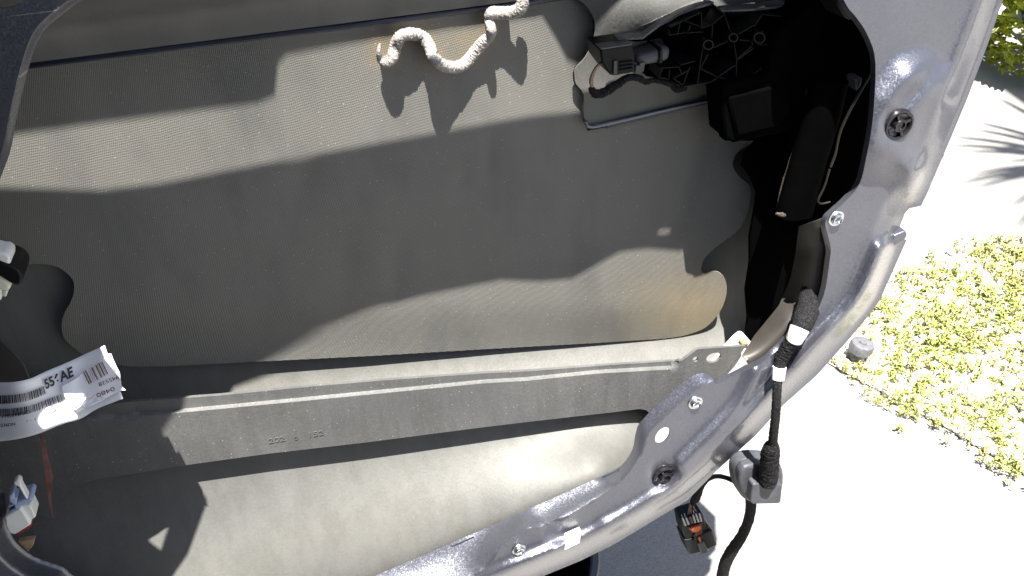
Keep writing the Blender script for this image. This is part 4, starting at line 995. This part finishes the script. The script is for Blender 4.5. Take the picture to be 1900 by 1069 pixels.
# black tub under the door
tb = thing('black_tub', G(930, 1180), 'black plastic tub with pale rim standing under the door', 'tub')
prof_o = [(.10, .0), (.118, .10), (.125, .16), (.131, .162), (.131, .172), (.124, .172), (.120, .165), (.112, .10), (.095, .004), (.0001, .004)]
for nm_, pr, mt in (('bucket_wall', prof_o[:3]+[(.122, .160), (.112, .10), (.095, .004), (.0001, .004)], M['black']), ('bucket_rim', [(.124, .158), (.131, .160), (.133, .166), (.131, .172), (.124, .172), (.121, .166)], M['grey'])):
    c = link(nm_, lathe(nm_, pr, 48), mt); c.parent = tb
for k in range(6):
    a = k*1.047+.3; c = link('rim_rib', mesh('rim_rib', [(.118*math.cos(a+d), .118*math.sin(a+d), z) for d in (-.05, .05) for z in (.10, .168)]+[(.10*math.cos(a), .10*math.sin(a), z) for z in (.10, .16)], [(0, 1, 5, 4), (2, 4, 5, 3), (1, 3, 5), (0, 4, 2)], 20), M['black']); c.parent = tb

# the car the door hangs from: its side with the open doorway stands left of and behind the camera
CARB = thing('parked_car', (-.47, -.02, 0), 'silver grey car whose open doorway the door hangs from, out of view at left', 'car')
ca = math.radians(-52)
CM = Matrix.Translation((-.47, -.02, 0)) @ Matrix.Rotation(ca, 4, 'Z')          # local X along the car to the rear, local -Y into the car
def cobj(name, vs, fs, mat, bev=.02):
    o = link(name, mesh(name, [CM @ Vector(v) for v in vs], fs, 35), mat, CARB)
    bm = bmesh.new(); bm.from_mesh(o.data); bmesh.ops.recalc_face_normals(bm, faces=bm.faces); bm.to_mesh(o.data); bm.free()
    if bev: m = o.modifiers.new('bevel', 'BEVEL'); m.width = bev; m.segments = 3; m.limit_method = 'ANGLE'
    return o
def cextr(name, prof, x0, x1, mat, bev=.02):
    n = len(prof); vs = [(x0, y, z) for y, z in prof]+[(x1, y, z) for y, z in prof]
    return cobj(name, vs, [list(range(n)), list(range(2*n-1, n-1, -1))]+[(i, i+n, (i+1) % n+n, (i+1) % n) for i in range(n)], mat, bev)
side = [(-.02, .28), (-.0, .55), (-.03, .92), (-.16, 1.0), (-1.6, 1.0), (-1.72, .92), (-1.74, .55), (-1.72, .28)]
cextr('front_body', side, -2.6, -.02, M['frame'], .05)
cextr('rear_body', side, .92, 1.75, M['frame'], .05)
cextr('sill', [(-.03, .25), (-.03, .38), (-.14, .40), (-.14, .25)], -.02, .92, M['frame'], .02)
cextr('far_side', [(-1.60, .25), (-1.60, .98), (-1.72, .98), (-1.72, .25)], -.02, .92, M['frame'], .02)
cextr('floor_pan', [(-.14, .28), (-.14, .34), (-1.6, .34), (-1.6, .28)], -.02, .92, M['plate'], 0)
cextr('roof', [(-.30, 1.40), (-.36, 1.46), (-.87, 1.50), (-1.38, 1.46), (-1.44, 1.40)], -1.3, 1.3, M['frame'], .03)
cextr('seat_cushion', [(-.2, .34), (-.2, .58), (-1.5, .58), (-1.5, .34)], .25, .75, M['plate'], .05)
cextr('seat_back', [(-.2, .5), (-.25, 1.15), (-1.45, 1.15), (-1.5, .5)], .72, .92, M['plate'], .06)
for x, w in ((-1.25, .09), (-.10, .10), (1.1, .22)):
    for y0, y1 in ((-.12, -.31), (-1.62, -1.43)):
        cobj('pillar', [(x, y0, .95), (x+w, y0, .95), (x+w, y0+(-.06 if y0 > -1 else .06), .95), (x, y0+(-.06 if y0 > -1 else .06), .95), (x, y1, 1.45), (x+w, y1, 1.45), (x+w, y1+(-.06 if y0 > -1 else .06), 1.45), (x, y1+(-.06 if y0 > -1 else .06), 1.45)],
             [(0, 1, 2, 3), (4, 5, 6, 7), (0, 1, 5, 4), (1, 2, 6, 5), (2, 3, 7, 6), (3, 0, 4, 7)], M['frame'], .01)
for x in (-1.75, 1.05):
    for y in (-.14, -1.6):
        me = lathe('wheel', [(.0001, .09), (.19, .09), (.21, .10), (.30, .10), (.32, .07), (.32, -.07), (.30, -.10), (.0001, -.10)], 36); me.transform(CM @ Matrix.Translation((x, y, .32)) @ Matrix.Rotation(math.pi/2, 4, 'X'))
        link('wheel', me, M['black'], CARB)
